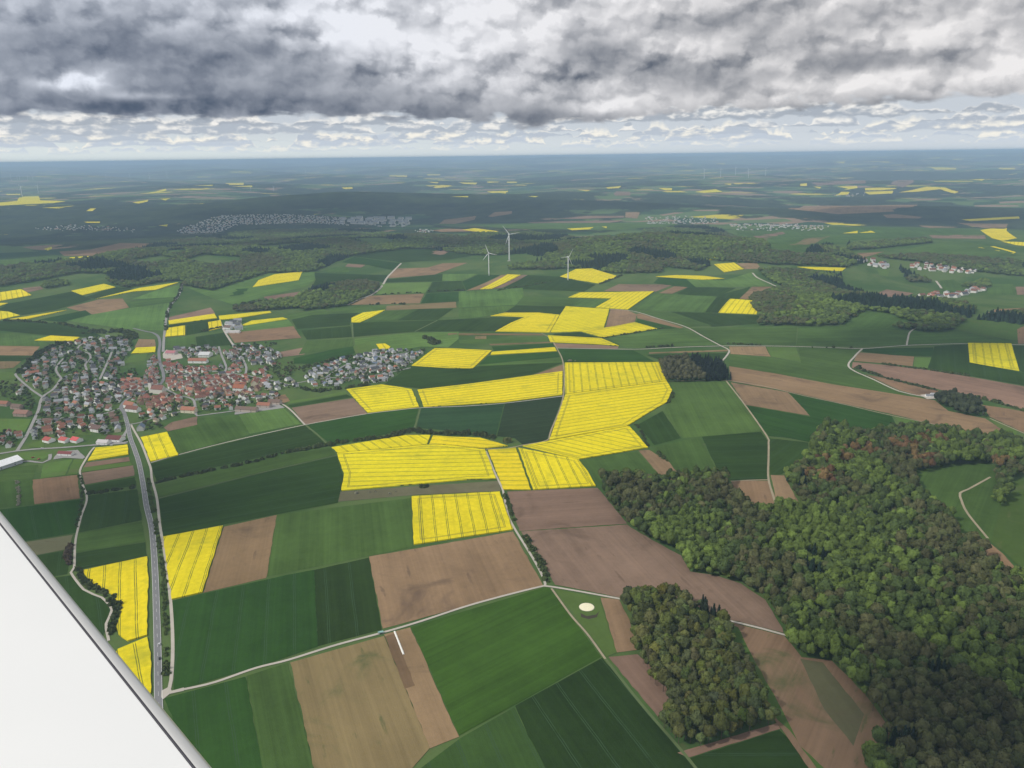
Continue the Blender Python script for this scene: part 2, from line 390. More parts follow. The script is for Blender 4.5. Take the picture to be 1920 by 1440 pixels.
# ------------------------------------------------------------------ fields, surveyed on the photograph and laid on the terrain
FIELDS = """
G -60,905 60,901 65,947 -60,957
G 0,878 72,872 61,899 -30,903
Y:1 264,821 314,811 335,854 283,866
Y:3 165,865 179,841 239,835 241,853
B 162,868 242,857 244,865 156,877
L 156,877 244,866 248,873 152,886
B 153,887 250,873 252,892 159,909
D 159,911 253,895 256,911 164,924
D 165,930 257,918 266,976 148,999
G 146,1000 266,978 273,1016 142,1037
D 142,1038 273,1017 276,1044 143,1069
Y:1 156,1071 276,1045 278,1080 276,1192 240,1203 222,1190 219,1177 225,1159 225,1136 210,1116 188,1104 167,1091
Y:1 221,1219 276,1196 283,1226 283,1300 262,1330 200,1260
D -80,970 0,956 156,936 144,999 40,1016 -80,1040
M -60,1036 40,1018 137,1003 131,1029 60,1043
D 60,1044 131,1031 126,1077 90,1083 20,1095
D 60,1090 134,1079 160,1108 190,1120 207,1143 200,1175 190,1204 60,1200
B 61,900 145,891 150,935 65,946
L 82,870 136,861 122,891 75,898
L 139,861 160,861 145,889 125,891
D:6 298,936 400,911 510,883 632,856 643,892 640,915 634,943 480,972 306,1006
G 293,910 400,884 520,855 620,840 630,853 510,880 400,908 296,933
D:5 283,870 335,855 480,818 570,797 615,835 520,851 400,877 293,903
D:0 575,797 688,775 785,766 775,805 750,810 712,817 620,834
D!:0 790,766 840,763 945,757 930,818 900,812 880,810 780,803
D*:0 947,757 1055,744 1025,826 980,834 965,822 932,818
G 315,810 370,796 372,784 446,778 468,815 400,834 336,851
G+ 448,778 530,764 565,795 469,814
B 307,802 322,792 370,781 370,797 315,809
B 547,765 662,747 690,776 572,796
D 540,760 650,740 661,745 545,764
L 540,752 595,745 647,733 650,739 540,758
B 510,743 535,740 544,752 530,757
Y:4 650,731 715,722 750,727 772,731 786,764 690,775
Y:0 783,732 880,721 1055,697 1054,741 945,755 840,761 795,764
D 770,687 880,692 897,687 1057,680 1000,702 840,724 790,729 720,721
B 1057,683 1055,697 995,705
Y:4 815,654 840,654 922,658 887,691 840,691 772,686
D 915,668 1045,660 1050,670 897,684
G 900,684 1050,671 1056,680 890,689
Y 922,661 1040,652 1044,659 920,666
D 922,650 1037,644 1040,651 926,658
T 917,645 1035,641 1036,643 920,648
G 862,645 860,638 1030,631 1032,640 922,645
T 890,631 912,630 912,636 891,636
T 840,625 1012,626 1020,629 840,629
D 875,622 920,595 985,596 929,621
D 775,622 817,601 920,596 880,622
Y:4 920,593 947,587 1010,587 1049,591 1030,624 929,622 958,606 985,595 940,593
Y:3 1061,575 1142,580 1140,590 1132,615 1092,622 1032,624 1050,591
B 1145,580 1177,582 1194,590 1190,604 1135,615
Y:4 1090,622 1155,612 1190,605 1232,617 1187,624 1130,633
D 1040,626 1088,623 1125,634 1070,631 1035,629
Y 1027,630 1070,632 1127,635 1160,649 1122,646 1032,642
B 1035,644 1122,647 1160,650 1158,654 1045,652
D 1046,654 1160,656 1187,657 1230,679 1058,680
Y:2 1066,558 1087,549 1226,547 1177,581 1117,577 1147,560
G 1072,574 1091,560 1145,560 1115,577
B 1132,546 1160,533 1262,534 1230,547
B 1235,550 1265,537 1290,539 1260,551
Y 1050,519 1080,505 1110,504 1160,519 1125,532 1080,525
D 897,515 938,516 875,544 867,528
B 875,545 940,516 951,515 899,543
Y 900,543 952,515 976,516 922,542
B 977,516 989,516 942,540 923,542
Y 1230,519 1270,516.5 1320,518 1358,523 1320,525 1270,522
Y 1339,496 1376,493 1395,505 1358,511
Y 1326,481 1345,481 1344,487 1329,488
B 1381,494 1419,493 1427,504 1397,505
Y 1369,561 1411,564 1410,575 1424,590 1347,587
B 1410,538 1452,538 1403,561 1386,561
D 1337,557 1407,538 1386,561 1369,561
Y 1495,501 1586,503 1578,509 1530,506
Y:1 1815,644 1896,645 1911,696 1818,680
B 1608,661 1714,669 1711,687 1652,681 1601,677
L 1715,670 1747,671 1739,691 1713,688
D 1617,654 1750,652 1748,669 1686,667 1617,660
D 1752,650 1813,646 1818,680 1921,700 1960,705 1960,730 1819,705 1739,691 1746,672
D 1899,648 1960,650 1960,720 1912,695
B:3 1599,679 1652,684 1732,693 1819,707 1920,725 1960,735 1960,790 1920,768 1870,755 1782,736 1732,723 1659,707 1627,697 1597,690
B 1622,702 1663,710 1732,726 1780,738 1753,741 1727,743 1686,732
B:3 1367,687 1455,701 1555,720 1660,736 1753,751 1778,771 1847,785 1897,817 1847,820 1686,780 1480,735 1370,715
B 1838,759 1892,767 1960,780 1960,830 1856,782
L 1856,786 1911,808 1904,817 1870,801
L 1677,781 1755,798 1847,821 1778,812 1686,791
B 1370,717 1477,736 1520,780 1397,759
G:1 1257,716 1362,715 1430,809 1315,819 1280,822 1245,770 1258,750 1261,735
D 1195,797 1242,771 1277,822 1227,835
G 1230,837 1312,820 1345,885 1345,895 1280,900 1255,867 1227,846
D:3 1316,819 1427,810 1439,827 1440,899 1370,901 1345,882
D:2 1442,822 1515,830 1516,852 1500,865 1465,890 1444,891
D 1398,760 1520,782 1480,737 1660,776 1672,780 1680,797 1640,815 1560,830 1515,829 1441,818
B 1197,845 1217,844 1255,867 1280,892 1285,900 1240,900 1237,892
G 1085,863 1195,847 1237,893 1237,905 1120,905 1105,880
Y:3 980,837 1180,800 1215,840 1085,862
Y:0 1060,741 1250,716 1260,732 1250,755 1215,775 1175,800 1030,826
Y:3 1059,681 1235,680 1250,715 1060,740
Y:4 622,840 762,817 807,817 800,834 635,850
Y:4 812,818 840,820 900,822 952,837 910,841 840,835 805,834
Y:4 632,851 800,835 840,836 909,844 930,899 880,900 640,921 645,890
Y:2 915,845 967,841 995,919 944,919
Y:4 972,841 1085,863 1102,885 1117,912 1000,919
Y:3 772,932 937,923 962,994 776,1022
M 639,922 934,902 939,921 780,928 634,941
G:3 519,966 771,934 774,1026 501,1082
B:3 420,988 519,966 499,1084 381,1112
Y:1 306,1008 418,987 379,1112 322,1125
D:2 323,1127 540,1078 589,1069 596,1213 480,1252 326,1296
D-:1 589,1069 692,1046 716,1181 596,1212
B:3 692,1044 962,997 1018,1098 718,1179
D:1 308,1310 460,1269 500,1480 380,1480
G:1 462,1268 540,1243 598,1480 500,1480
T:4 544,1243 720,1193 806,1403 740,1480 598,1480
B:1 720,1190 769,1177 861,1382 806,1404
B-:1 722,1194 739,1189 778,1286 759,1292
G*:3 771,1176 1020,1102 1030,1102 1127,1232 962,1324 861,1380
D-:1 966,1324 1129,1234 1277,1406 1300,1440 1330,1500 1040,1500
D+:1 864,1384 964,1327 1022,1440 1045,1500 770,1500 790,1440
L 1040,1105 1124,1122 1157,1224 1138,1232
B 1126,1121 1161,1125 1180,1162 1195,1219 1157,1224
B 1141,1232 1195,1227 1240,1266 1270,1334 1236,1348
B 951,922 1120,915 1176,982 974,996
B:14 977,997 1176,984 1202,1001 1277,1042 1294,1072 1345,1080 1390,1095 1435,1125 1467,1178 1469,1187 1356,1159 1277,1125 1165,1121 1041,1097 1015,1050
B 1371,902 1441,902 1461,949 1380,949
B 1445,891 1470,892 1505,957 1460,957
T*:5 1340,1160 1470,1193 1503,1233 1560,1240 1620,1300 1670,1370 1640,1480 1560,1500 1455,1355 1400,1240
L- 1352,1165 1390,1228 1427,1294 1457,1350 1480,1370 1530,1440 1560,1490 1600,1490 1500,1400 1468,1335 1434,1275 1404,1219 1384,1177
M- 1500,1236 1543,1243 1620,1340 1600,1400 1545,1330
D- 1292,1423 1461,1369 1540,1445 1580,1500 1320,1500
B 1270,1412 1457,1356 1463,1367 1291,1421
G 1700,887 1786,869 1857,870 1890,902 1880,949 1857,1015 1790,1003 1770,972 1710,920
L- 1890,906 1920,897 1970,890 1970,1100 1920,1071 1880,1034 1857,1017
B 1790,1003 1852,1015 1880,1038 1913,1076 1885,1085 1840,1040
B 1367,650 1435,650 1445,669 1370,664
L 1437,651 1492,651 1502,679 1446,669
G:8 1369,666 1446,671 1502,681 1497,652 1612,655 1590,688 1686,734 1711,744 1600,727 1480,704 1367,686
D 1212,666 1365,662 1355,675 1305,670 1237,675
T 1217,661 1365,656 1365,659 1217,664
G 1140,634 1232,620 1277,615 1350,647 1180,654 1165,650
B 1194,589 1200,588 1282,614 1275,616 1195,597
D 1195,598 1270,616 1232,617 1192,604
D 1257,585 1345,588 1423,592 1419,607 1335,613
G 1182,583 1257,585 1335,611 1285,613 1200,587
G 1229,550 1260,552 1345,556 1322,586 1185,581
D 1270,551 1290,539 1380,540 1345,557
D 1322,586 1345,557 1369,561 1347,587
D 1225,531 1235,521 1285,522 1305,539 1265,537
G+ 1287,523 1358,526 1410,510 1452,537 1407,538 1305,539
D 990,516 1050,519 1117,534 1095,547 960,541 945,540
G+ 860,547 980,540 982,555 967,572 860,577
G 982,556 1067,559 1090,561 1070,575 969,572
D 967,573 1060,575 1049,591 1010,587 947,586
G 860,600 860,578 967,573 945,586 920,592
B 725,522 742,504 802,502 830,494 877,493 815,515
D 727,524 830,514 829,527 722,530
L+ 715,532 810,529 797,550 705,552
D 812,529 865,527 872,545 799,550
G+ 830,514 895,514 865,527 829,527
B 657,572 692,555 795,551 787,569
D 799,551 872,547 872,562 855,566 789,569
T 725,574 855,566 856,577 724,582
D 785,580 850,579 820,600 745,601
G 722,584 785,580 745,601 680,605
Y:3 659,597 680,587 722,582 697,595 675,605 659,605
D 660,606 820,601 775,622 662,632
G+ 665,636 775,624 860,622 860,636 840,652 790,650 700,664 665,662
D 565,620 657,612 660,632 575,637
D 547,600 585,591 672,587 657,597 656,610 557,617
G 532,591 605,579 620,589 547,599
G 625,587 615,580 695,572 722,574 721,582 675,587
B 494,557 570,546 562,555 502,565
G+ 440,532 505,512 590,510 590,525 575,538 440,572 400,560 345,537 400,546
D 440,542 467,541 460,552 430,556
Y 474,539 485,526 515,515 567,510 560,526
D 590,512 735,516 720,530 690,524 630,529 580,543 592,525
B 647,500 652,495 685,497 677,502
D 665,482 752,494 737,507 690,497 640,492
D 715,472 765,467 810,468 895,478 840,487 755,492 665,481
B 802,475 820,469 845,470 830,479
G 607,510 630,501 652,502 655,511
B 175,590 125,577 185,562 230,560 242,577
Y 179,561 260,541 335,530 292,544 250,547
Y 134,546 195,533 217,539 155,554
Y -40,554 0,549 40,543 59,554 0,565 -40,570
Y -40,573 0,569 15,569 0,574 -40,578
Y -40,584 0,584 15,585 37,592 0,600 -40,602
Y 19,599 125,582 50,599
Y 65,639 95,630 149,633 140,640
D -40,586 0,579 15,570 135,547 172,561 105,581 42,591 15,584
D 160,557 217,539 250,542 177,560
D 72,600 160,582 172,590 120,604
D -40,603 0,602 100,606 160,615 190,630 160,632 95,629 0,620 -40,618
G -40,623 0,625 95,631 65,639 100,642 75,650 0,649 -40,649
B -40,648 75,650 60,667 -40,666
D -40,667 58,668 40,677 -40,676
T -40,678 40,678 25,690 -40,696
B 42,541 75,537 82,542 50,549
G 245,565 330,557 322,567 245,577
G+ 245,562 292,545 337,535 330,557
G+ 172,590 242,578 318,568 310,620 250,619 225,615 125,602
B 317,595 395,577 404,589 317,601
Y 316,602 402,589 407,597 317,609
D 317,610 410,598 412,602 350,610 316,614
Y:1 314,616 347,611 347,629 310,632
Y:1 390,605 414,601 416,615 392,621
D 350,611 390,605 392,621 349,629
Y 410,593 480,586 506,584 509,587 440,598 412,600
Y 454,610 472,602 530,596 539,599 460,611
G+ 452,612 540,599 550,612 455,622
B 427,625 550,612 565,634 440,643
D 367,632 420,624 435,647 370,651
G 310,635 365,629 367,646 310,654
B 515,662 580,650 580,657 570,665 517,671
D 550,672 662,647 667,662 585,682 552,682
G 575,640 662,635 662,650 560,665
L 662,650 692,640 702,657 667,664
Y 705,646 722,645 732,651 729,655 711,655
B 697,637 712,636 717,644 705,645
B 260,636 290,637 292,651 252,652
Y:1 246,664 255,653 292,651 291,661
L 232,682 247,665 277,662 272,677
L -20,697 27,699 32,710 -20,717
L -20,785 59,786 47,810 -20,812
L 47,837 70,828 82,825 82,840
L 30,850 85,846 95,852 82,862 32,865
L 135,807 170,805 172,817 137,817
G 282,767 342,760 340,770 282,776
G 1584,609 1623,584 1655,583 1726,606 1704,618 1590,614
T 1620,604 1660,596 1690,600 1650,607
G 1497,611 1581,612 1704,620 1694,648 1494,650
G 1290,616 1495,610 1492,647 1355,647
G 1710,616 1784,617 1907,643 1700,648
L 1791,598 1913,605 1907,640 1784,616
B 1907,617 1940,605 1940,645 1909,645
B 1636,553 1662,543 1713,550 1687,559
L 1645,506 1668,506 1665,519 1649,516
G 1762,527 1788,524 1807,537 1804,546 1771,546
G 1862,533 1900,533 1904,553 1846,553
B 1904,538 1940,538 1940,553 1907,553
B 1849,588 1868,580 1930,577 1930,583 1870,585
B 1607,475 1658,472 1613,485
G 1693,470 1800,452 1920,480 1804,482 1687,472
G 1380,433 1580,427 1737,428 1840,432 1850,445 1740,441 1590,453 1480,467 1413,467
B 1742,441 1846,441 1849,448 1749,447
Y 1838,432 1888,428 1887,433 1907,447 1880,452 1860,447
Y 1877,453 1940,455 1940,463 1905,460
Y 1833,464 1863,462 1905,473 1900,476
Y 1803,412 1910,406 1912,410 1820,415
Y 1578,438 1608,433 1608,438
Y 1610,437 1633,433 1643,437 1617,439
B 1413,443 1467,435 1473,438 1440,447 1423,460 1413,457
T 1510,447 1557,443 1527,457 1477,460
B 1793,418 1890,420 1887,427 1847,428
B 1723,423 1797,426 1745,428
B 1655,403 1680,402 1730,407 1723,410 1663,409
B 1477,392 1507,386 1597,386 1720,384 1713,388 1673,393 1677,397 1570,402 1527,397 1507,395
B 1520,343 1557,340 1623,339 1623,344 1533,348
B 1670,345 1710,337 1713,342 1693,352
G 807,420 1060,418 1250,415 1300,422 1150,432 1000,430 940,428
B 987,417 1173,413 1140,418 1000,419
B 1043,410 1100,405 1170,405 1170,408 1073,411
B 823,420 833,412 893,405 890,412 853,420
B 1172,408 1173,398 1200,398 1195,410
B 1150,363 1155,359 1182,360 1182,367 1153,367
B 915,406 927,398 960,396 960,401 923,407
B 810,432 840,429 870,430 887,434 827,435
Y 867,431 890,428 935,434 933,437 907,436 887,434
Y 1063,429 1113,426 1107,430 1073,432
Y 1128,425 1138,425 1137,428
Y 730,329 763,329 763,332 731,331
Y 800,327 827,327 823,329 802,329
Y 640,352 660,351 662,354 647,355
Y 800,341 823,342 820,344
Y 812,352 827,347 847,348 840,351 817,353
Y 860,342 895,343 892,346 870,345
Y 913,341 937,340 935,342 914,343
Y 913,359 953,358 948,363 923,362
Y 843,369 878,368 878,370
Y 950,341 970,341 968,343 951,343
Y 990,368 1010,368 1003,370
Y 1082,356 1108,357 1100,359
Y 1135,352 1165,349 1160,353 1140,354
Y 1235,353 1260,353 1260,357 1247,357
Y -30,380 0,380 32,377 43,369 73,368 75,376 123,378 100,381 0,386 -30,387
Y 78,390 140,386 110,391
Y 162,396 170,391 180,391 173,396
Y 248,380 278,375 277,378 260,382
Y 270,363 310,354 313,357 287,363
Y 297,373 320,372 310,376
Y 360,348 400,347 397,349
Y 423,344 457,343 457,347 430,347
Y 433,350 473,348 473,351
Y 158,416 188,416 187,418 163,418
Y 297,423 315,421 313,425
Y 82,467 97,463 97,467 90,470
Y 300,461 348,461 347,463 307,463
Y 35,500 61,497 61,499
Y 119,484 170,480 172,484 150,485
B 111,472 170,468 225,456 290,457 289,464 250,466 175,480 120,480
G 15,487 100,477 117,481 75,491 -30,504 -30,490
Y 12,364 38,364 38,366 12,366
Y 1302,360 1342,355 1355,360 1320,362
Y 1570,350 1607,349 1608,353 1580,357 1590,354
Y 1565,367 1577,360 1593,360 1590,365
Y 1622,353 1647,352 1682,353 1677,355 1650,357 1622,357
Y 1620,360 1675,358 1673,363 1630,365
Y 1685,361 1713,356 1737,350 1773,352 1798,360 1790,363 1763,355 1717,360
Y 1500,345 1513,344 1513,349 1501,349
Y 1525,350 1540,351 1537,354
Y 1562,304 1585,303 1582,307
Y 1613,303 1667,303 1667,305
Y 1733,313 1793,315 1795,318 1747,315
Y 1820,337 1847,336 1843,339
Y 1873,315 1903,315 1903,318 1880,318
Y 1357,345 1372,344 1370,347
Y 1343,306 1360,307 1358,309
"""
def catmull(pts, step):
    P_ = [np.array(p) for p in pts]; P_ = [2*P_[0]-P_[1]] + P_ + [2*P_[-1]-P_[-2]]; out = []
    for i in range(1, len(P_) - 2):
        a, b, c, d = P_[i-1:i+3]; n = max(1, int(np.linalg.norm(c - b) / step))
        for k in range(n):
            t = k / n
            out.append(0.5*((2*b) + (c-a)*t + (2*a-5*b+4*c-d)*t*t + (3*b-a-3*c+d)*t**3))
    out.append(P_[-2]); return [tuple(p) for p in out]
def clean(pts, dmin=1.0):
    o = []
    for p in pts:
        if not o or math.hypot(p[0]-o[-1][0], p[1]-o[-1][1]) > dmin: o.append(p)
    while len(o) > 2 and math.hypot(o[0][0]-o[-1][0], o[0][1]-o[-1][1]) < dmin: o.pop()
    return o
def area(p): return 0.5 * sum(a[0]*b[1] - b[0]*a[1] for a, b in zip(p, p[1:] + p[:1]))
def sheet(name, poly, extra, mat, theta, skirt=0.0, step=None):
    """triangulated polygon draped over the terrain, origin at its centre, local x along theta"""
    poly = clean(poly)
    if area(poly) < 0: poly = poly[::-1]
    cx = sum(p[0] for p in poly) / len(poly); cy = sum(p[1] for p in poly) / len(poly)
    r0 = math.hypot(cx, cy)
    st = step or max(22.0, r0 * 0.02)
    b = []
    for p, q in zip(poly, poly[1:] + poly[:1]):
        L = math.hypot(q[0]-p[0], q[1]-p[1]); sb = st if r0 > 1600 else 9.0; n = max(1, int(L / sb))
        for k in range(n):
            t = k / n
            w = 0 if k == 0 else rnd.uniform(-.5, .5) * min(1.5, .6 + st * .02)
            b.append((p[0] + (q[0]-p[0])*t + w, p[1] + (q[1]-p[1])*t + w))
    xs = np.arange(min(p[0] for p in b), max(p[0] for p in b), st); ys = np.arange(min(p[1] for p in b), max(p[1] for p in b), st)
    V = [Vector((p[0]-cx, p[1]-cy)) for p in b]
    if len(xs) and len(ys):
        X, Y = np.meshgrid(xs, ys); X = X.ravel(); Y = Y.ravel()
        m = inside(b, X, Y)
        m &= seg_dist(b + [b[0]], X, Y) > st * 0.3
        V += [Vector((x-cx, y-cy)) for x, y in zip(X[m], Y[m])]
    nb = len(b)
    v, e, f, *_ = geometry.delaunay_2d_cdt(V, [], [list(range(nb))], 1, 1e-3)
    W = np.array([(q.x + cx, q.y + cy) for q in v])
    z = H(W[:, 0], W[:, 1]) + off(np.hypot(W[:, 0], W[:, 1])) + extra
    zc = float(H(cx, cy))
    c, s = math.cos(-theta), math.sin(-theta)
    lx, ly = W[:, 0]-cx, W[:, 1]-cy
    VV = [(c*a - s*bb, s*a + c*bb, zz - zc) for a, bb, zz in zip(lx, ly, z)]
    F = []
    for t in f:
        a = [W[i] for i in t]
        ar = sum(a[i][0]*a[(i+1) % len(a)][1] - a[(i+1) % len(a)][0]*a[i][1] for i in range(len(a)))
        F.append(tuple(t) if ar > 0 else tuple(reversed(t)))
    if skirt:
        cnt = {}
        for t in F:
            for i in range(len(t)):
                k = (t[i], t[(i+1) % len(t)]); cnt[k] = cnt.get(k, 0) + 1
        low = {}
        for (i, j) in [k for k in cnt if (k[1], k[0]) not in cnt]:
            for q in (i, j):
                if q not in low: low[q] = len(VV); x_, y_, z_ = VV[q]; VV.append((x_, y_, z_ - skirt))
            F.append((i, low[i], low[j], j))
    me = mesh_np(name, VV, F, mat)
    return link(name, me, loc=(cx, cy, zc), rot=(0, 0, theta))
def ribbon_pts(pts, w):
    L, Rr = [], []
    for i, p in enumerate(pts):
        a = pts[max(0, i-1)]; b = pts[min(len(pts)-1, i+1)]
        dx, dy = b[0]-a[0], b[1]-a[1]; l = math.hypot(dx, dy) + 1e-9
        ww = w[i] if isinstance(w, (list, np.ndarray)) else w
        L.append((p[0] - dy/l*ww/2, p[1] + dx/l*ww/2)); Rr.append((p[0] + dy/l*ww/2, p[1] - dx/l*ww/2))
    return L, Rr
def ribbon(name, pts, w, extra, mat, parent=None, shift=0.0, dash=None):
    if shift: pts = ribbon_pts(pts, 2*shift)[0]
    L, Q = ribbon_pts(pts, w)
    L = np.array(L); Q = np.array(Q); n = len(pts)
    def z(a): return H(a[:, 0], a[:, 1]) + off(np.hypot(a[:, 0], a[:, 1])) + extra
    V = [(x, y, zz) for (x, y), zz in zip(L, z(L))] + [(x, y, zz) for (x, y), zz in zip(Q, z(Q))]
    F = [(i, n+i, n+i+1, i+1) for i in range(n-1) if not dash or i % dash[1] < dash[0]]
    return link(name, mesh_np(name, V, F, mat), parent)
def inset(poly, d):
    """inner ring of a ccw polygon, None when it collapses"""
    n = len(poly); o = []
    for i in range(n):
        a, b, c = poly[i-1], poly[i], poly[(i+1) % n]
        u = np.array([b[0]-a[0], b[1]-a[1]]); v = np.array([c[0]-b[0], c[1]-b[1]])
        u /= np.linalg.norm(u)+1e-9; v /= np.linalg.norm(v)+1e-9
        nu = np.array([-u[1], u[0]]); nv = np.array([-v[1], v[0]]); k = 1 + nu @ nv
        if k < 0.35: k = 0.35
        o.append((b[0] + (nu+nv)[0]*d/k, b[1] + (nu+nv)[1]*d/k))
    if area(o) < 0.15 * area(poly): return None
    return o
M_TRAM = plain('tramline_soil', (.14, .15, .035), 0.95)
FPOLY = []
def build_fields():
    k = 0
    for line in FIELDS.strip().splitlines():
        h, *pp = line.split(); edge = None
        if ':' in h: h, e = h.split(':'); edge = int(e)
        kind = h[0]; mod = h[1:]
        px = P(' '.join(pp)); pts = []
        ok = True
        for p in px:
            q = hit(*p)
            if q is None: ok = False; break
            pts.append(q)
        if not ok: continue
        r0 = math.hypot(pts[0][0], pts[0][1])
        if edge is None:
            n = len(pts); edge = max(range(n), key=lambda i: math.hypot(pts[(i+1) % n][0]-pts[i][0], pts[(i+1) % n][1]-pts[i][1]))
        a, b = pts[edge], pts[(edge+1) % len(pts)]
        th = math.atan2(b[1]-a[1], b[0]-a[0])
        c = list(BASE[kind])
        if kind == 'D' and rnd.random() < .35: c = [.029, .072, .014]
        if kind == 'B' and rnd.random() < .4: c = [.225, .15, .107]
        if mod == '*' and kind == 'T': c = [.225, .145, .088]
        if mod == '!': c = [.034, .072, .030]
        if mod == '*': c = c if kind == 'T' else [.030, .050, .022] if kind == 'D' else [.048, .105, .015]
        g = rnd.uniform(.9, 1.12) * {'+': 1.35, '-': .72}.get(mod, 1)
        if kind == 'G' and r0 > 1400: g *= 1.15
        if kind == 'Y': g = rnd.uniform(.94, 1.0)
        c = [min(.85, v * g * rnd.uniform(.97, 1.03)) for v in c]
        ex = 0.03 * (k % 6) + (1.15 if kind == 'Y' and r0 < 3500 else 0)
        if mod == '-' and kind in 'BLM': ex += .28  # lifts darkened overlays, such as the strip beside the small wood
        if kind in 'LT' and r0 < 900: ex += .1
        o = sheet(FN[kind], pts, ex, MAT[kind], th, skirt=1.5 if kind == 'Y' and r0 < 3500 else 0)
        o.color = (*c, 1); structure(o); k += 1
        FPOLY.append(pts)
        if kind == 'Y' and r0 < 2300:
            pc = clean(pts, 6)
            if area(pc) < 0: pc = pc[::-1]
            ring = inset(pc, 9.0)
            if ring and area(pc) > 9000:
                dense = []
                for p, q in zip(ring, ring[1:] + ring[:1]):
                    n = max(1, int(math.hypot(q[0]-p[0], q[1]-p[1]) / 8))
                    dense += [(p[0]+(q[0]-p[0])*i/n + rnd.uniform(-.4, .4), p[1]+(q[1]-p[1])*i/n + rnd.uniform(-.4, .4)) for i in range(n)]
                dense.append(dense[0])
                for sh in (-.9, .9):
                    tr = ribbon('tramline', dense, .62, ex + .10, M_TRAM, None, sh)
                    tr.parent = o; tr.matrix_parent_inverse = (Matrix.Translation(o.location) @ Matrix.Rotation(th, 4, 'Z')).inverted()
build_fields()

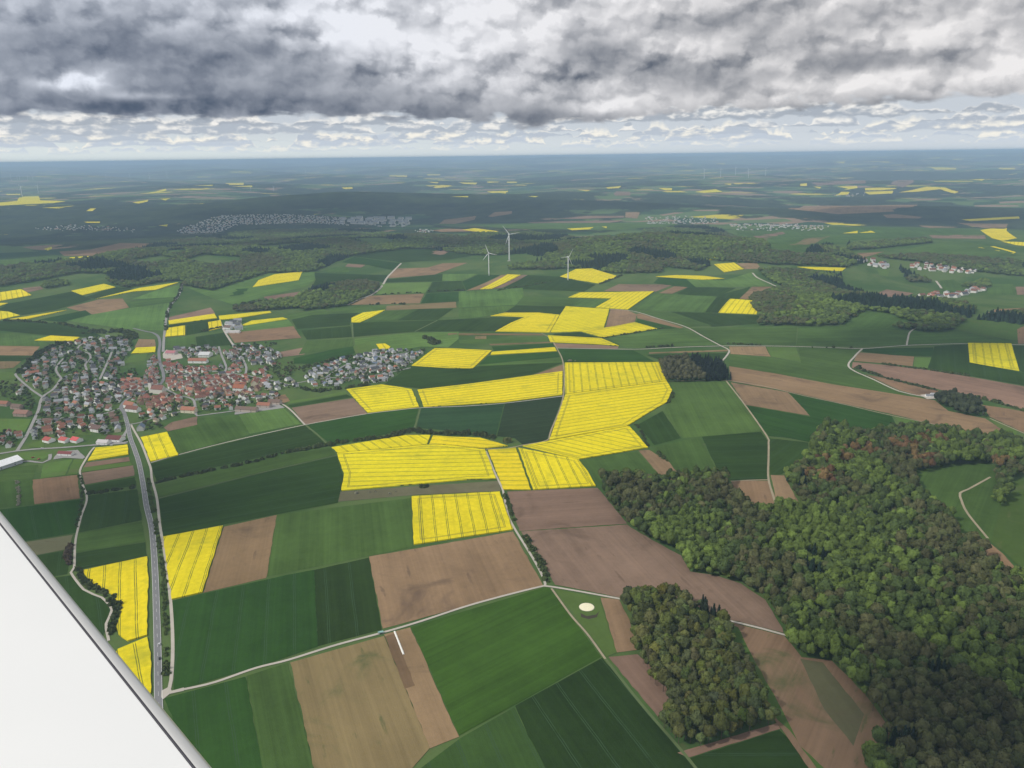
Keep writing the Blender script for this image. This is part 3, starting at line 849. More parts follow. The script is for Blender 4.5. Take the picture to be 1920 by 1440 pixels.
# ------------------------------------------------------------------ roads and tracks
M_ASPH = plain('asphalt', (.20, .20, .205), 0.85, .3, .15, .08)
M_ASPH2 = plain('village_asphalt', (.30, .29, .28), 0.85, .3, .2, .1)
M_CONC = plain('concrete_track', (.47, .43, .37), 0.9, .2, .2, .06)
M_DIRT = plain('dirt_track', (.34, .29, .20), 0.95, .1, .3, .05)
M_GRASS = plain('grass_track', (.11, .15, .06), 0.95, .1, .3, .05)
M_LINE = plain('road_paint', (.75, .75, .73), 0.7)
HIGHWAY = "300,1370 297,1305 296,1237 294,1162 290.6,1069 285,994 275,950 269,912 261,870 252,842 244,820 240,800 233,775 227,764 237,750 262,738 290,728 305,715 306,700 300,680 298,660 300,645 297,632 288,625 275,622 250,616"
ROADS = [  # name, width, material, points
 ('farm_track', 3.2, M_CONC, "246,797 250,805 265,832 278,865 283,880 285,900 294,934 300,986 309,1039 317,1099 322,1155 324,1219 321,1275 317,1294 306,1303 299,1306"),
 ('farm_track', 3.0, M_CONC, "306,1303 325,1297 360,1290 405,1279 480,1253 540,1238 630,1210 716,1187 787,1166 892,1132 1020,1099 1037,1101 1090,1110 1161,1123 1220,1133 1290,1148 1356,1162 1420,1177 1475,1192"),
 ('farm_track', 2.8, M_CONC, "1022,1099 1020,1087 1001,1050 964,990 952,964 945,930 941,915 927,885 911,846"),
 ('farm_track', 2.6, M_DIRT, "911,843 952,841 980,835 1025,826 1033,808 1056,744 1056,682 1045,655 1032,635 1015,625"),
 ('farm_track', 2.2, M_DIRT, "1034,1104 1071,1155 1101,1189 1135,1236"),
 ('grass_path', 2.6, M_GRASS, "1135,1236 1200,1318 1292,1425 1330,1480"),
 ('farm_track', 2.6, M_CONC, "150,885 152,902 163,934 152,970 142,1012 140,1045 139,1065 133,1074 157,1106 175,1115 191,1121 210,1144 199,1170 204,1202"),
 ('farm_track', 3.0, M_CONC, "150,887 152,877 170,847 177,839"),
 ('farm_track', 2.6, M_CONC, "283,868 310,860 335,853 400,836 480,817 572,797 620,788 690,776 740,770 790,765 870,762 950,756 1056,743"),
 ('farm_track', 3.2, M_CONC, "505,745 540,765 572,797"),
 ('grass_path', 3.0, M_GRASS, "572,797 595,815 615,835"),
 ('grass_path', 3.0, M_GRASS, "788,766 783,785 777,803"),
 ('grass_path', 2.6, M_GRASS, "298,935 400,909 510,882 632,854"),
 ('farm_track', 3.6, M_CONC, "1045,653 1100,654 1160,655 1205,655 1260,652 1355,649 1420,649 1492,650 1555,652 1617,654 1660,651 1700,648 1760,646 1815,645 1920,647"),
 ('farm_track', 3.2, M_CONC, "1060,575 1115,579 1182,583 1235,598 1285,613 1320,632 1352,649 1367,657 1362,668 1352,679"),
 ('farm_track', 3.6, M_CONC, "1617,654 1603,668 1592,689 1640,713 1686,734 1727,743 1750,748"),
 ('farm_track', 3.4, M_CONC, "1700,648 1702,637 1707,622 1725,612"),
 ('farm_track', 2.4, M_DIRT, "1255,715 1310,714 1362,714 1430,724 1505,742 1580,758 1660,777 1760,798 1847,821"),
 ('farm_track', 2.8, M_DIRT, "1362,715 1397,760 1437,817 1441,830 1441,860 1441,899 1455,947"),
 ('farm_track', 2.4, M_DIRT, "1441,900 1405,901 1370,903"),
 ('grass_path', 2.2, M_GRASS, "1440,819 1480,823 1515,830"),
 ('farm_track', 2.6, M_DIRT, "1856,785 1890,800 1925,815"),
 ('grass_path', 3.0, M_DIRT, "1857,895 1815,918 1800,925 1803,940 1814,963 1852,1010"),
 ('country_lane', 4.5, M_ASPH2, "342,533 335,555 322,570 316,580 312,595 309,620 307,640 306,660"),
 ('farm_track', 4.0, M_CONC, "412,600 420,620 437,647 457,677"),
 ('farm_track', 5.0, M_CONC, "752,494 735,511 725,522 712,542 695,554 677,560 652,572"),
 ('grass_path', 4.0, M_GRASS, "820,601 800,611 778,622"),
 ('grass_path', 3.0, M_GRASS, "660,598 661,615 662,634"),
 ('farm_track', 4.5, M_CONC, "1411,512 1420,521 1440,530 1455,537"),
 ('farm_track', 5.0, M_CONC, "1755,527 1762,536 1765,541"),
 ('village_street', 6.0, M_ASPH2, "-30,853 0,851 32,846 60,843 95,841 140,838 175,835 210,833 240,829"),
 ('village_street', 5.5, M_ASPH2, "32,846 50,817 63,790 72,770 80,745 100,730 115,710"),
 ('village_street', 4.5, M_ASPH2, "80,745 58,730 37,712 29,702 35,697"),
 ('village_street', 5.0, M_ASPH2, "94,852 93,862 80,868 55,865 35,866 15,875 -20,890"),
 ('village_street', 4.5, M_ASPH2, "115,710 130,703 150,700 162,695 160,683 170,672 165,662 148,658 147,651 155,645 175,640"),
 ('village_street', 4.5, M_ASPH2, "115,710 105,694 112,680 120,672"),
 ('village_street', 4.5, M_ASPH2, "187,712 197,690 205,672 210,660"),
 ('village_street', 4.5, M_ASPH2, "227,765 200,775 160,780 120,784 66,787"),
 ('village_street', 4.5, M_ASPH2, "306,700 340,700 380,706 420,700 460,704 500,712 540,722"),
 ('village_street', 4.5, M_ASPH2, "300,722 330,740 360,748 366,762 370,780 400,776 445,770 500,760 528,756"),
 ('village_street', 4.5, M_ASPH2, "420,700 424,688 415,665 410,650"),
 ('village_street', 4.5, M_ASPH2, "457,677 462,690 460,704"),
 ('village_street', 4.5, M_ASPH2, "540,722 575,715 610,709 650,709 690,706 725,700 770,690"),
 ('village_street', 4.5, M_ASPH2, "610,709 630,695 660,680 700,672 740,665 780,660"),
 ('village_street', 4.5, M_ASPH2, "240,797 262,793 285,785 310,778 340,772 366,762"),
]
STREETS = []
def build_roads():
    hw = catmull(trace(P(HIGHWAY)), 9)
    STREETS.append(hw)
    root = structure(ribbon('highway', hw, 6.7, .30, M_ASPH))
    cut = [p for p in hw if math.hypot(*p) < 1560]
    for s in (-3.12, 3.12):
        structure(ribbon('edge_line', cut, .28, .33, M_LINE, root, s))
    pts = catmull(cut[::2], 3.0)
    structure(ribbon('centre_line', pts, .2, .33, M_LINE, root, 0, (2, 5)))
    i = 0
    for nm, w, mt, s in ROADS:
        pts = trace(P(s)); 
        if len(pts) < 2: continue
        r0 = math.hypot(*pts[0])
        pts = catmull(pts, max(5, r0 * .008))
        i += 1
        mx = mt in (M_ASPH2,)
        structure(ribbon(nm, pts, w * (1 + max(0, r0-1500) / 4000), .19 + .012 * (i % 8) + (0.02 if mx else 0), mt))
        if nm in ('village_street', 'country_lane'): STREETS.append(pts)
    # the junction where the field track meets the main road, and the paved yards of the village
    for nm, mt, s, e in [('track_junction', M_CONC, "303,1296 318,1288 322,1296 345,1290 345,1296 318,1302 306,1312 302,1308", .31),
                      ('paved_yard', M_ASPH2, "102,857 112,847 146,844 160,858 155,861 120,859 100,862", .25),
                      ('paved_yard', M_ASPH2, "190,830 230,816 240,800 236,818 226,828 240,832 190,836", .24),
                      ('paved_yard', M_ASPH2, "5,862 30,857 28,866 8,878", .24),
                      ('gravel_yard', M_CONC, "1725,741 1752,738 1757,748 1738,749", .4),
                      ('paved_yard', M_CONC, "305,664 312,656 340,664 343,672 322,676 306,672", .24),
                      ('paved_yard', M_ASPH2, "440,774 520,757 534,765 440,778", .24)]:
        structure(sheet(nm, trace(P(s)), e, mt, 0))
build_roads()
# ------------------------------------------------------------------ foliage
def foliage_mat():
    m, N, b = new_mat('foliage', 0.85, 0.15)
    at = N.n('ShaderNodeAttribute', attribute_type='INSTANCER', attribute_name='tint')
    tc = N.n('ShaderNodeTexCoord'); o = tc.outputs['Object']
    n1 = N.noise(o, .35, 3, .6); n2 = N.noise(o, 1.6, 3, .6)
    k = N.add(.42, N.mul(n1, .75), N.mul(n2, .45))
    c = N.mix(1.0, at.outputs['Color'], N.vec(k, k, k), 'MULTIPLY')
    N.put(b.inputs['Base Color'], c)
    return m
M_FOL = foliage_mat()
M_BARK = plain('bark', (.11, .085, .06), .9)
def ico(sub):
    bm = bmesh.new(); bmesh.ops.create_icosphere(bm, subdivisions=sub, radius=1)
    V = np.array([v.co[:] for v in bm.verts]); F = np.array([[v.index for v in f.verts] for f in bm.faces]); bm.free(); return V, F
ICO3, ICO2 = ico(3), ico(2)
def crown_arrays(seed, rx, hz, z0, leaves=260, sub=3, lobes=15, leaf=1.0, conifer=False):
    g = np.random.RandomState(seed)
    V, F = (ICO3 if sub == 3 else ICO2); V = V.copy()
    L = g.normal(size=(lobes, 3)); L[:, 2] = np.abs(L[:, 2]) * .9 - .15; L /= np.linalg.norm(L, axis=1)[:, None]
    amp = g.uniform(.75, 1.15, lobes); w = g.uniform(7, 13, lobes)
    def rad(D):
        d = D @ L.T
        return .66 + .42 * np.max(np.exp(w[None] * (d - 1)) * amp[None], axis=1)
    def shape(D, k=1.0):
        r = rad(D)[:, None] * D * k
        if conifer:
            t = (D[:, 2:3] + 1) / 2
            rr = (1 - t) * 1.0 + .06; h = np.hypot(D[:, 0:1], D[:, 1:2]) + 1e-6
            n = 1 + .18 * np.sin(t * 34) + g.uniform(-.1, .1, (len(D), 1))
            r = np.concatenate([D[:, 0:1] / h * rr * n, D[:, 1:2] / h * rr * n, (t * 2 - 1)], 1)
        return np.stack([r[:, 0] * rx, r[:, 1] * rx, z0 + hz / 2 + r[:, 2] * hz / 2], 1)
    C = shape(V) + g.normal(size=V.shape) * .10
    D = g.normal(size=(leaves, 3)); D[:, 2] = np.abs(D[:, 2]) - .35 * g.rand(leaves); D /= np.linalg.norm(D, axis=1)[:, None]
    Pc = shape(D, 1.0) + g.normal(size=D.shape) * .25
    nrm = D + g.normal(size=D.shape) * .55; nrm /= np.linalg.norm(nrm, axis=1)[:, None]
    u = np.cross(nrm, g.normal(size=D.shape)); u /= np.linalg.norm(u, axis=1)[:, None]; v = np.cross(nrm, u)
    s = g.uniform(.35, .85, (leaves, 1)) * leaf
    Q = np.stack([Pc - u*s - v*s*.7, Pc + u*s - v*s*.6, Pc + u*s*.8 + v*s, Pc - u*s*.9 + v*s*.8], 1).reshape(-1, 3)
    n0 = len(C); a = n0 + np.arange(leaves) * 4
    FQ = np.concatenate([np.stack([a, a+1, a+2], 1), np.stack([a, a+2, a+3], 1)])
    return np.concatenate([C, Q]), np.concatenate([F, FQ])
def trunk_mesh(h, r, seed):
    g = random.Random(seed); V, F = [], []
    tube(V, F, [(r*1.5, -.5), (r, .8), (r*.8, h*.6), (r*.35, h)], 7)
    for k in range(4):
        a = g.uniform(0, 6.28); z = h * g.uniform(.5, .8); n = len(V); ln = h * .38
        for q, (t, rr) in enumerate(((0, r*.4), (1, r*.15))):
            for i in range(4):
                b = i * math.pi / 2
                V.append((math.cos(a)*ln*t + rr*math.cos(b)*-math.sin(a), math.sin(a)*ln*t + rr*math.cos(b)*math.cos(a), z + ln*.75*t + rr*math.sin(b)))
        for i in range(4): F.append((n+i, n+(i+1) % 4, n+4+(i+1) % 4, n+4+i))
    return mesh_np('trunk', V, F, M_BARK)
PROTO = []   # broadleaf crowns 0-3, conifer 4
for i, (rx, hz, z0) in enumerate([(6.4, 13.5, 5.0), (5.6, 12.0, 5.5), (6.0, 14.5, 4.0), (5.0, 12.5, 4.5)]):
    V, F = crown_arrays(40 + i, rx, hz, z0, leaves=340); PROTO.append(mesh_np('crown', V, F, M_FOL))
V, F = crown_arrays(77, 3.9, 19, 2.0, leaves=300, conifer=True, leaf=.8); PROTO.append(mesh_np('crown', V, F, M_FOL))
TRUNKS = [trunk_mesh(12, .32, 5), trunk_mesh(17, .26, 6)]

def nz(x, y, s, seed):
    """smooth value noise from sines, about 0..1"""
    g = random.Random(seed); v = 0
    for k in range(7):
        a = g.uniform(0, 6.28); f = 2 * math.pi / (s * g.uniform(.6, 1.6)); v = v + np.sin((x * math.cos(a) + y * math.sin(a)) * f + g.uniform(0, 6.28))
    return .5 + v / 6.0
def scatter(poly, sp, jit=.42, seed=1):
    g = np.random.RandomState(seed)
    xs = np.arange(min(p[0] for p in poly), max(p[0] for p in poly) + sp, sp); ys = np.arange(min(p[1] for p in poly), max(p[1] for p in poly) + sp, sp * .87)
    X, Y = np.meshgrid(xs, ys); X[1::2] += sp / 2
    X = X.ravel() + g.uniform(-jit, jit, X.size) * sp; Y = Y.ravel() + g.uniform(-jit, jit, Y.size) * sp
    m = inside(poly, X, Y); return X[m], Y[m]

WOODS_NEAR = {
 'big': "1124,900 1160,897 1245,901 1335,895 1362,905 1385,940 1410,956 1462,957 1504,955 1490,925 1470,893 1484,885 1503,868 1521,850 1520,828 1535,808 1555,803 1590,815 1620,820 1660,808 1720,806 1790,814 1850,830 1890,822 1925,850 1935,880 1905,868 1880,890 1857,868 1786,872 1710,888 1722,922 1755,952 1783,976 1792,1004 1847,1042 1885,1082 1920,1085 1990,1095 1990,1520 1640,1520 1622,1440 1640,1390 1670,1371 1607,1296 1560,1240 1540,1236 1503,1233 1470,1193 1467,1178 1435,1127 1390,1097 1345,1082 1294,1074 1277,1044 1202,1003 1176,986 1140,942",
 'small': "1165,1126 1217,1116 1277,1128 1315,1136 1348,1160 1390,1232 1427,1298 1455,1350 1440,1362 1352,1386 1292,1402 1262,1389 1240,1356 1243,1335 1259,1324 1212,1260 1193,1219 1188,1185",
 'copse': "1237,681 1255,675 1302,673 1352,681 1370,712 1305,715 1247,715",
 'spur': "1862,882 1890,876 1915,866 1935,886 1896,905 1888,940 1874,950 1860,936 1868,905",
 'grove': "1753,744 1789,742 1830,758 1851,783 1801,776 1755,754",
}
WOODS_MID = [
 "-60,540 0,537 75,525 140,512 195,512 205,520 195,527 237,540 290,530 340,525 345,535 400,544 440,530 500,512 590,509 630,490 660,480 710,472 765,466 810,467 895,478 930,478 985,474 1005,480 1020,478 1020,489 952,499 955,505 1020,505 1110,502 1145,512 1242,511 1242,500 1312,507 1330,497 1326,486 1345,489 1461,496 1590,501 1623,490 1581,477 1507,477 1445,470 1407,450 1377,444 1340,428 1280,426 1207,432 1153,449 1067,444 1000,436 940,438 870,445 800,441 700,434 560,431 420,441 300,455 275,465 292,466 250,470 175,484 105,491 0,502 -60,506",
 "1423,505 1474,505 1578,517 1579,534 1623,553 1665,566 1729,562 1830,578 1817,597 1784,616 1726,608 1655,584 1620,582 1581,608 1526,611 1423,608 1424,590 1410,575 1411,563 1403,561 1452,543 1481,543 1430,516",
 "562,552 630,532 685,527 712,534 705,547 647,573 568,582 558,570",
 "77,537 85,529 125,528 129,534 87,541", "1825,597 1913,584 1990,577 1990,607 1913,606",
 "1804,536 1849,523 1858,537 1840,541", "1642,481 1729,477 1913,490 1990,487 1990,522 1849,511 1784,503 1720,490",
 "1687,503 1749,529 1704,529", "1590,468 1587,459 1740,449 1747,455", "1507,474 1539,461 1560,461 1620,488 1580,477",
 "1655,612 1700,608 1787,615 1786,620 1745,622 1700,616", "480,573 500,566 563,558 563,576 520,580 440,584 440,579",
]
CLEARINGS = ["640,450 690,446 745,450 735,458 700,462", "345,488 380,478 450,482 455,492 400,500", "240,490 300,480 330,486 280,497", "1160,452 1185,450 1190,456 1165,458", "1050,452 1064,452 1062,456",
             "310,470 345,468 350,474 315,478", "480,462 560,455 570,462 500,470"]
def tints(x, y, near):
    """colour and species of each tree from smooth noise over the ground"""
    g = np.random.RandomState(len(x) % 9973 + 3); n = len(x)
    fresh = np.array([.125, .178, .036]); olive = np.array([.098, .096, .042]); mid = np.array([.068, .100, .030]); dark = np.array([.013, .026, .017]); rust = np.array([.17, .075, .034])
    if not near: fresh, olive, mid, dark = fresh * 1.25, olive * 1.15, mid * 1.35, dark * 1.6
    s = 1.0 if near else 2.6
    a = nz(x, y, 150 * s, 5) * .6 + nz(x, y, 55 * s, 6) * .25 + g.uniform(-.16, .34, n)
    if near:
        for cx, cy, rr, am in TINT_SPOTS: a = a + am * np.exp(-((x - cx) ** 2 + (y - cy) ** 2) / rr ** 2)
    t = np.where(a[:, None] > .62, fresh, np.where(a[:, None] > .40, mid, olive)) * g.uniform(.72, 1.2, (n, 1))
    mixw = g.rand(n, 1) * .5; t = t * (1 - mixw) + mid * mixw
    c = nz(x, y, 260 if near else 700, 9) * .75 + nz(x, y, 90 * s, 12) * .25
    con = c > (1.2 if near else .74)
    if near:
        for cx, cy, rr in CON: con |= np.hypot(x - cx, y - cy) + g.uniform(-6, 6, n) < rr
    sp = g.randint(0, 4, n)
    sp[con] = 4; t[con] = dark * g.uniform(.8, 1.5, (con.sum(), 1))
    return t, sp
def W_(*q): return [tuple(trace([p[:2]], 10)[0]) + tuple(p[2:]) for p in q]
TINT_SPOTS = W_((1460, 950, 50, .3), (1500, 1010, 45, .35), (1560, 1060, 45, .3), (1620, 990, 60, .25), (1560, 860, 60, .25), (1620, 1110, 40, .2), (1700, 1190, 50, .2), (1360, 930, 50, -.2), (1200, 930, 60, -.25), (1640, 1190, 40, -.45), (1500, 1060, 25, -.4), (1720, 1330, 80, -.3), (1850, 1400, 80, -.2), (1760, 1010, 60, -.25))
CON = W_((1498, 893, 9), (1504, 912, 9), (1521, 1068, 9), (1690, 1385, 10), (1530, 1040, 7))
RUST = [trace([p])[0] for p in ((1560, 872), (1612, 855), (1690, 845), (1722, 868), (1738, 835), (1875, 880), (1865, 905), (1545, 905))]
trees = []     # near wood trees: x, y, tint, species, size, wood
for nm, s in WOODS_NEAR.items():
    poly = trace(P(s), 2.5)
    x, y = scatter(poly, 7.4 if nm in ('big', 'small') else 8.0, .38, 5)
    t, sp = tints(x, y, True)
    g = np.random.RandomState(8)
    if nm == 'small':
        t = t * .0 + np.array([.092, .108, .032]) * g.uniform(.75, 1.25, (len(x), 1)) + g.uniform(-.012, .012, (len(x), 3))
        sp = g.randint(0, 4, len(x)); cx, cy = trace([(1345, 1160)])[0]
        m = np.hypot(x - cx, y - cy) < 20; sp[m] = 4; t[m] = (.02, .03, .018)
    if nm == 'copse':
        cx, cy = trace([(1340, 700)])[0]; q = trace([(1308, 700)])[0]
        m = x > q[0]; sp[:] = g.randint(0, 4, len(x)); t[:] = np.array([.085, .085, .042]) * g.uniform(.8, 1.25, (len(x), 1)); sp[m] = np.where(g.rand(m.sum()) < .8, 4, 1); t[m] = (.016, .026, .019)
    if nm == 'grove': sp = g.randint(0, 4, len(x)); t = np.array([.05, .062, .032]) * g.uniform(.8, 1.3, (len(x), 1))
    if nm == 'big':
        for cx, cy in RUST:
            m = (np.hypot(x - cx, y - cy) + g.uniform(-9, 9, len(x)) < 22) & (g.rand(len(x)) < .6); t[m] = (np.array([.15, .092, .042]) + g.uniform(-.02, .03, (m.sum(), 1)) * [1, 1.2, .2]) * g.uniform(.7, 1.2, (m.sum(), 1)); sp[m] = g.randint(0, 4, m.sum())
    sz = np.clip(g.normal(.80, .15, len(x)), .48, 1.15) * (1 if nm in ('big', 'small') else .9)
    keep = g.rand(len(x)) > .035; x, y, t, sp, sz = x[keep], y[keep], t[keep] * g.uniform(.72, 1.28, (keep.sum(), 1)), sp[keep], sz[keep]
    for i in range(len(x)): trees.append((x[i], y[i], tuple(np.clip(t[i], .008, .3)), int(sp[i]), sz[i], nm, i))
print('near trees', len(trees))
NCI = np.linalg.inv(NCM)
def inframe(x, y, z, m=10):
    v = NCI @ np.array([x, y, z - CAMZ])
    if v[2] >= 0: return False
    px = 960 + v[0] / -v[2] * FPX; py = 720 - v[1] / -v[2] * FPX
    return -m < px < 1920 + m and -m < py < 1440 + m
def pix(x, y, z):
    v = NCI @ np.array([x, y, z - CAMZ]); return 960 + v[0] / -v[2] * FPX, 720 - v[1] / -v[2] * FPX
# the 300 that show largest are trees of their own, the others one mass
trees.sort(key=lambda q: math.hypot(q[0], q[1]))
single, rest = [], []
for q in trees:
    (single if len(single) < 300 and inframe(q[0], q[1], float(H(q[0], q[1])) + 12, 0) else rest).append(q)
def hue(t, sp):
    if sp == 4: return 'dark conifer'
    r_, g_ = t[0], t[1]
    if r_ > g_ * 1.25: return 'rusty brown'
    if g_ > r_ * 1.42: return 'fresh green'
    if g_ > r_ * 1.15: return 'olive green'
    return 'brownish budding'
small_poly = trace(P(WOODS_NEAR['small']), 2.5); big_poly = trace(P(WOODS_NEAR['big']), 2.5)
def build_trees():
    first = {}
    for x, y, t, sp, sz, wood, i in single:
        px, py = pix(x, y, 12)
        poly = small_poly if wood == 'small' else big_poly
        d = float(seg_dist(poly + [poly[0]], np.array([x]), np.array([y]))[0])
        hu = hue(t, sp); size = 'large' if sz > .89 else ('small' if sz < .71 else 'medium')
        if wood == 'small':
            if d < 7: where = ('left' if px < 1300 else 'right') + ' edge of the small wood' if py < 1330 else 'lower edge of the small wood'
            else: where = ('upper part' if py < 1200 else 'middle' if py < 1300 else 'lower part') + ' of the small wood'
            where += ' beside the brown strips' if px < 1300 and d < 7 and py < 1330 else ''
        else:
            where = ('edge of the large wood' if d < 8 else 'inside the large wood') + (' near the bottom right corner' if px > 1750 else ' at the bottom of the photo' if py > 1340 else ' beyond the small wood')
        label = ' '.join(f"{size} {hu} tree, {where}".split()[:16])
        r = bpy.data.objects.new('conifer' if sp == 4 else 'broadleaf_tree', None); COL.objects.link(r)
        r.location = (x, y, float(H(x, y))); r.rotation_euler = (0, 0, rnd.uniform(0, 6.28)); s = sz; r.scale = (s, s, s * rnd.uniform(1.0, 1.35))
        tag(r, label, 'tree', label)
        c = link('crown', PROTO[sp], r); c['tint'] = [float(v) for v in t]
        link('trunk', TRUNKS[1 if sp == 4 else 0], r)
        first.setdefault(sp, c)
    return first
FIRST = build_trees()

def gn_group(srcs):
    ng = bpy.data.node_groups.new('wood_scatter', 'GeometryNodeTree')
    ng.interface.new_socket('Geometry', in_out='INPUT', socket_type='NodeSocketGeometry'); ng.interface.new_socket('Geometry', in_out='OUTPUT', socket_type='NodeSocketGeometry')
    A = ng.nodes.new; Lk = ng.links.new
    gi, go = A('NodeGroupInput'), A('NodeGroupOutput'); jn = A('GeometryNodeJoinGeometry')
    def attr(nm, ty):
        a = A('GeometryNodeInputNamedAttribute'); a.data_type = ty; a.inputs['Name'].default_value = nm; return a.outputs[0]
    for k, ob in enumerate(srcs):
        oi = A('GeometryNodeObjectInfo'); oi.transform_space = 'ORIGINAL'; oi.inputs['Object'].default_value = ob; oi.inputs['As Instance'].default_value = True
        ip = A('GeometryNodeInstanceOnPoints'); Lk(gi.outputs[0], ip.inputs['Points']); Lk(oi.outputs['Geometry'], ip.inputs['Instance'])
        cp = A('FunctionNodeCompare'); cp.data_type = 'INT'; cp.operation = 'EQUAL'; Lk(attr('species', 'INT'), cp.inputs[2]); cp.inputs[3].default_value = k
        Lk(cp.outputs[0], ip.inputs['Selection'])
        Lk(attr('rot', 'FLOAT_VECTOR'), ip.inputs['Rotation']); Lk(attr('scl', 'FLOAT_VECTOR'), ip.inputs['Scale'])
        Lk(ip.outputs[0], jn.inputs[0])
    Lk(jn.outputs[0], go.inputs[0]); return ng
srcs = [FIRST.get(k) or FIRST[sorted(FIRST)[0]] for k in range(5)]
if 4 not in FIRST: print('no conifer among single trees')
NG = gn_group(srcs)
def mass(name, x, y, z, t, sp, sc, label=None, cat=None):
    me = bpy.data.meshes.new(name); n = len(x); g = np.random.RandomState(3)
    me.vertices.add(n); me.vertices.foreach_set('co', np.stack([x, y, z], 1).astype(np.float32).ravel())
    def at(nm, ty, arr, key):
        a = me.attributes.new(nm, ty, 'POINT'); a.data.foreach_set(key, np.ascontiguousarray(arr).ravel())
    at('species', 'INT', np.asarray(sp, np.int32), 'value')
    at('rot', 'FLOAT_VECTOR', np.stack([np.zeros(n), np.zeros(n), g.uniform(0, 6.28, n)], 1).astype(np.float32), 'vector')
    at('scl', 'FLOAT_VECTOR', np.asarray(sc, np.float32), 'vector')
    at('tint', 'FLOAT_COLOR', np.concatenate([t, np.ones((n, 1))], 1).astype(np.float32), 'color')
    me.materials.append(M_FOL)
    o = link(name, me); md = o.modifiers.new('scatter', 'NODES'); md.node_group = NG
    tag(o, label, cat, kind='stuff'); return o
def build_masses():
    g = np.random.RandomState(4)
    x = np.array([q[0] for q in rest]); y = np.array([q[1] for q in rest]); s = np.array([q[4] for q in rest])
    mass('woodland', x, y, H(x, y), np.array([q[2] for q in rest]), [q[3] for q in rest], np.stack([s, s, s * g.uniform(1.0, 1.35, len(s))], 1),
         'dense mixed wood of green and brown crowns covering the lower right', 'woodland')
    X, Y = [], []
    clear = [trace(P(c)) for c in CLEARINGS]
    for k, s in enumerate(WOODS_MID):
        poly = trace(P(s), 3)
        x, y = scatter(poly, 12.5, .4, 20 + k)
        r = np.hypot(x, y); m = np.ones(len(x), bool)
        for c in clear: m &= ~inside(c, x, y)
        X.append(x[m]); Y.append(y[m])
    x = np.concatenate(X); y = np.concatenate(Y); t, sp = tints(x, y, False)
    s = g.uniform(.95, 1.45, len(x)); z = H(x, y); s[sp == 4] *= 1.15
    print('mid trees', len(x))
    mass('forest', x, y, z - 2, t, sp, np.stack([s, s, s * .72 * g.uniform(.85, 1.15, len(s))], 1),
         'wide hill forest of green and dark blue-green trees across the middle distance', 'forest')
build_masses()

# ------------------------------------------------------------------ hedges and bushes: each a thing of its own
def bush_mesh(seed, rx, hz, leaf=.6): return crown_arrays(seed, rx, hz, -.3, leaves=70, sub=2, lobes=8, leaf=leaf)
BUSH = [bush_mesh(60 + i, 1.0, 1.5) for i in range(4)]
def hedge_mat():
    m, N, b = new_mat('hedge_leaves', .85, .15); oi = N.n('ShaderNodeObjectInfo'); gp = N.n('ShaderNodeNewGeometry')
    k = N.add(.5, N.mul(N.noise(gp.outputs['Position'], .12, 3), .6), N.mul(N.noise(gp.outputs['Position'], .9, 3), .5))
    c = N.mix(1.0, oi.outputs['Color'], N.vec(k, k, k), 'MULTIPLY'); N.put(b.inputs['Base Color'], c); return m
M_HEDGE = hedge_mat()
def hedge(name, label, cat, pts, width, size, density, tint=(.05, .075, .025), seed=1, group=None):
    g = np.random.RandomState(seed); w = trace(P(pts))
    Vs, Fs, n = [], [], 0
    cx, cy = w[0]; zc = float(H(cx, cy))
    for a, b in (zip(w[:-1], w[1:]) if len(w) > 1 else [(w[0], w[0])]):
        L = math.hypot(b[0]-a[0], b[1]-a[1]); m = max(1, int(L * density))
        for k in range(m):
            t = g.rand(); s = size * g.uniform(.55, 1.25)
            x = a[0] + (b[0]-a[0])*t + g.uniform(-.5, .5) * width; y = a[1] + (b[1]-a[1])*t + g.uniform(-.5, .5) * width
            V, F = BUSH[g.randint(4)]; th = g.uniform(0, 6.28); c, q = math.cos(th), math.sin(th)
            VV = np.stack([(V[:, 0]*c - V[:, 1]*q)*s + x - cx, (V[:, 0]*q + V[:, 1]*c)*s + y - cy, V[:, 2]*s*g.uniform(.8, 1.3) + H(x, y) - zc], 1)
            Vs.append(VV); Fs.append(F + n); n += len(VV)
    o = link(name, mesh_np(name, np.concatenate(Vs), np.concatenate(Fs), M_HEDGE), loc=(cx, cy, zc)); o.color = (*tint, 1)
    return tag(o, label, cat, group)
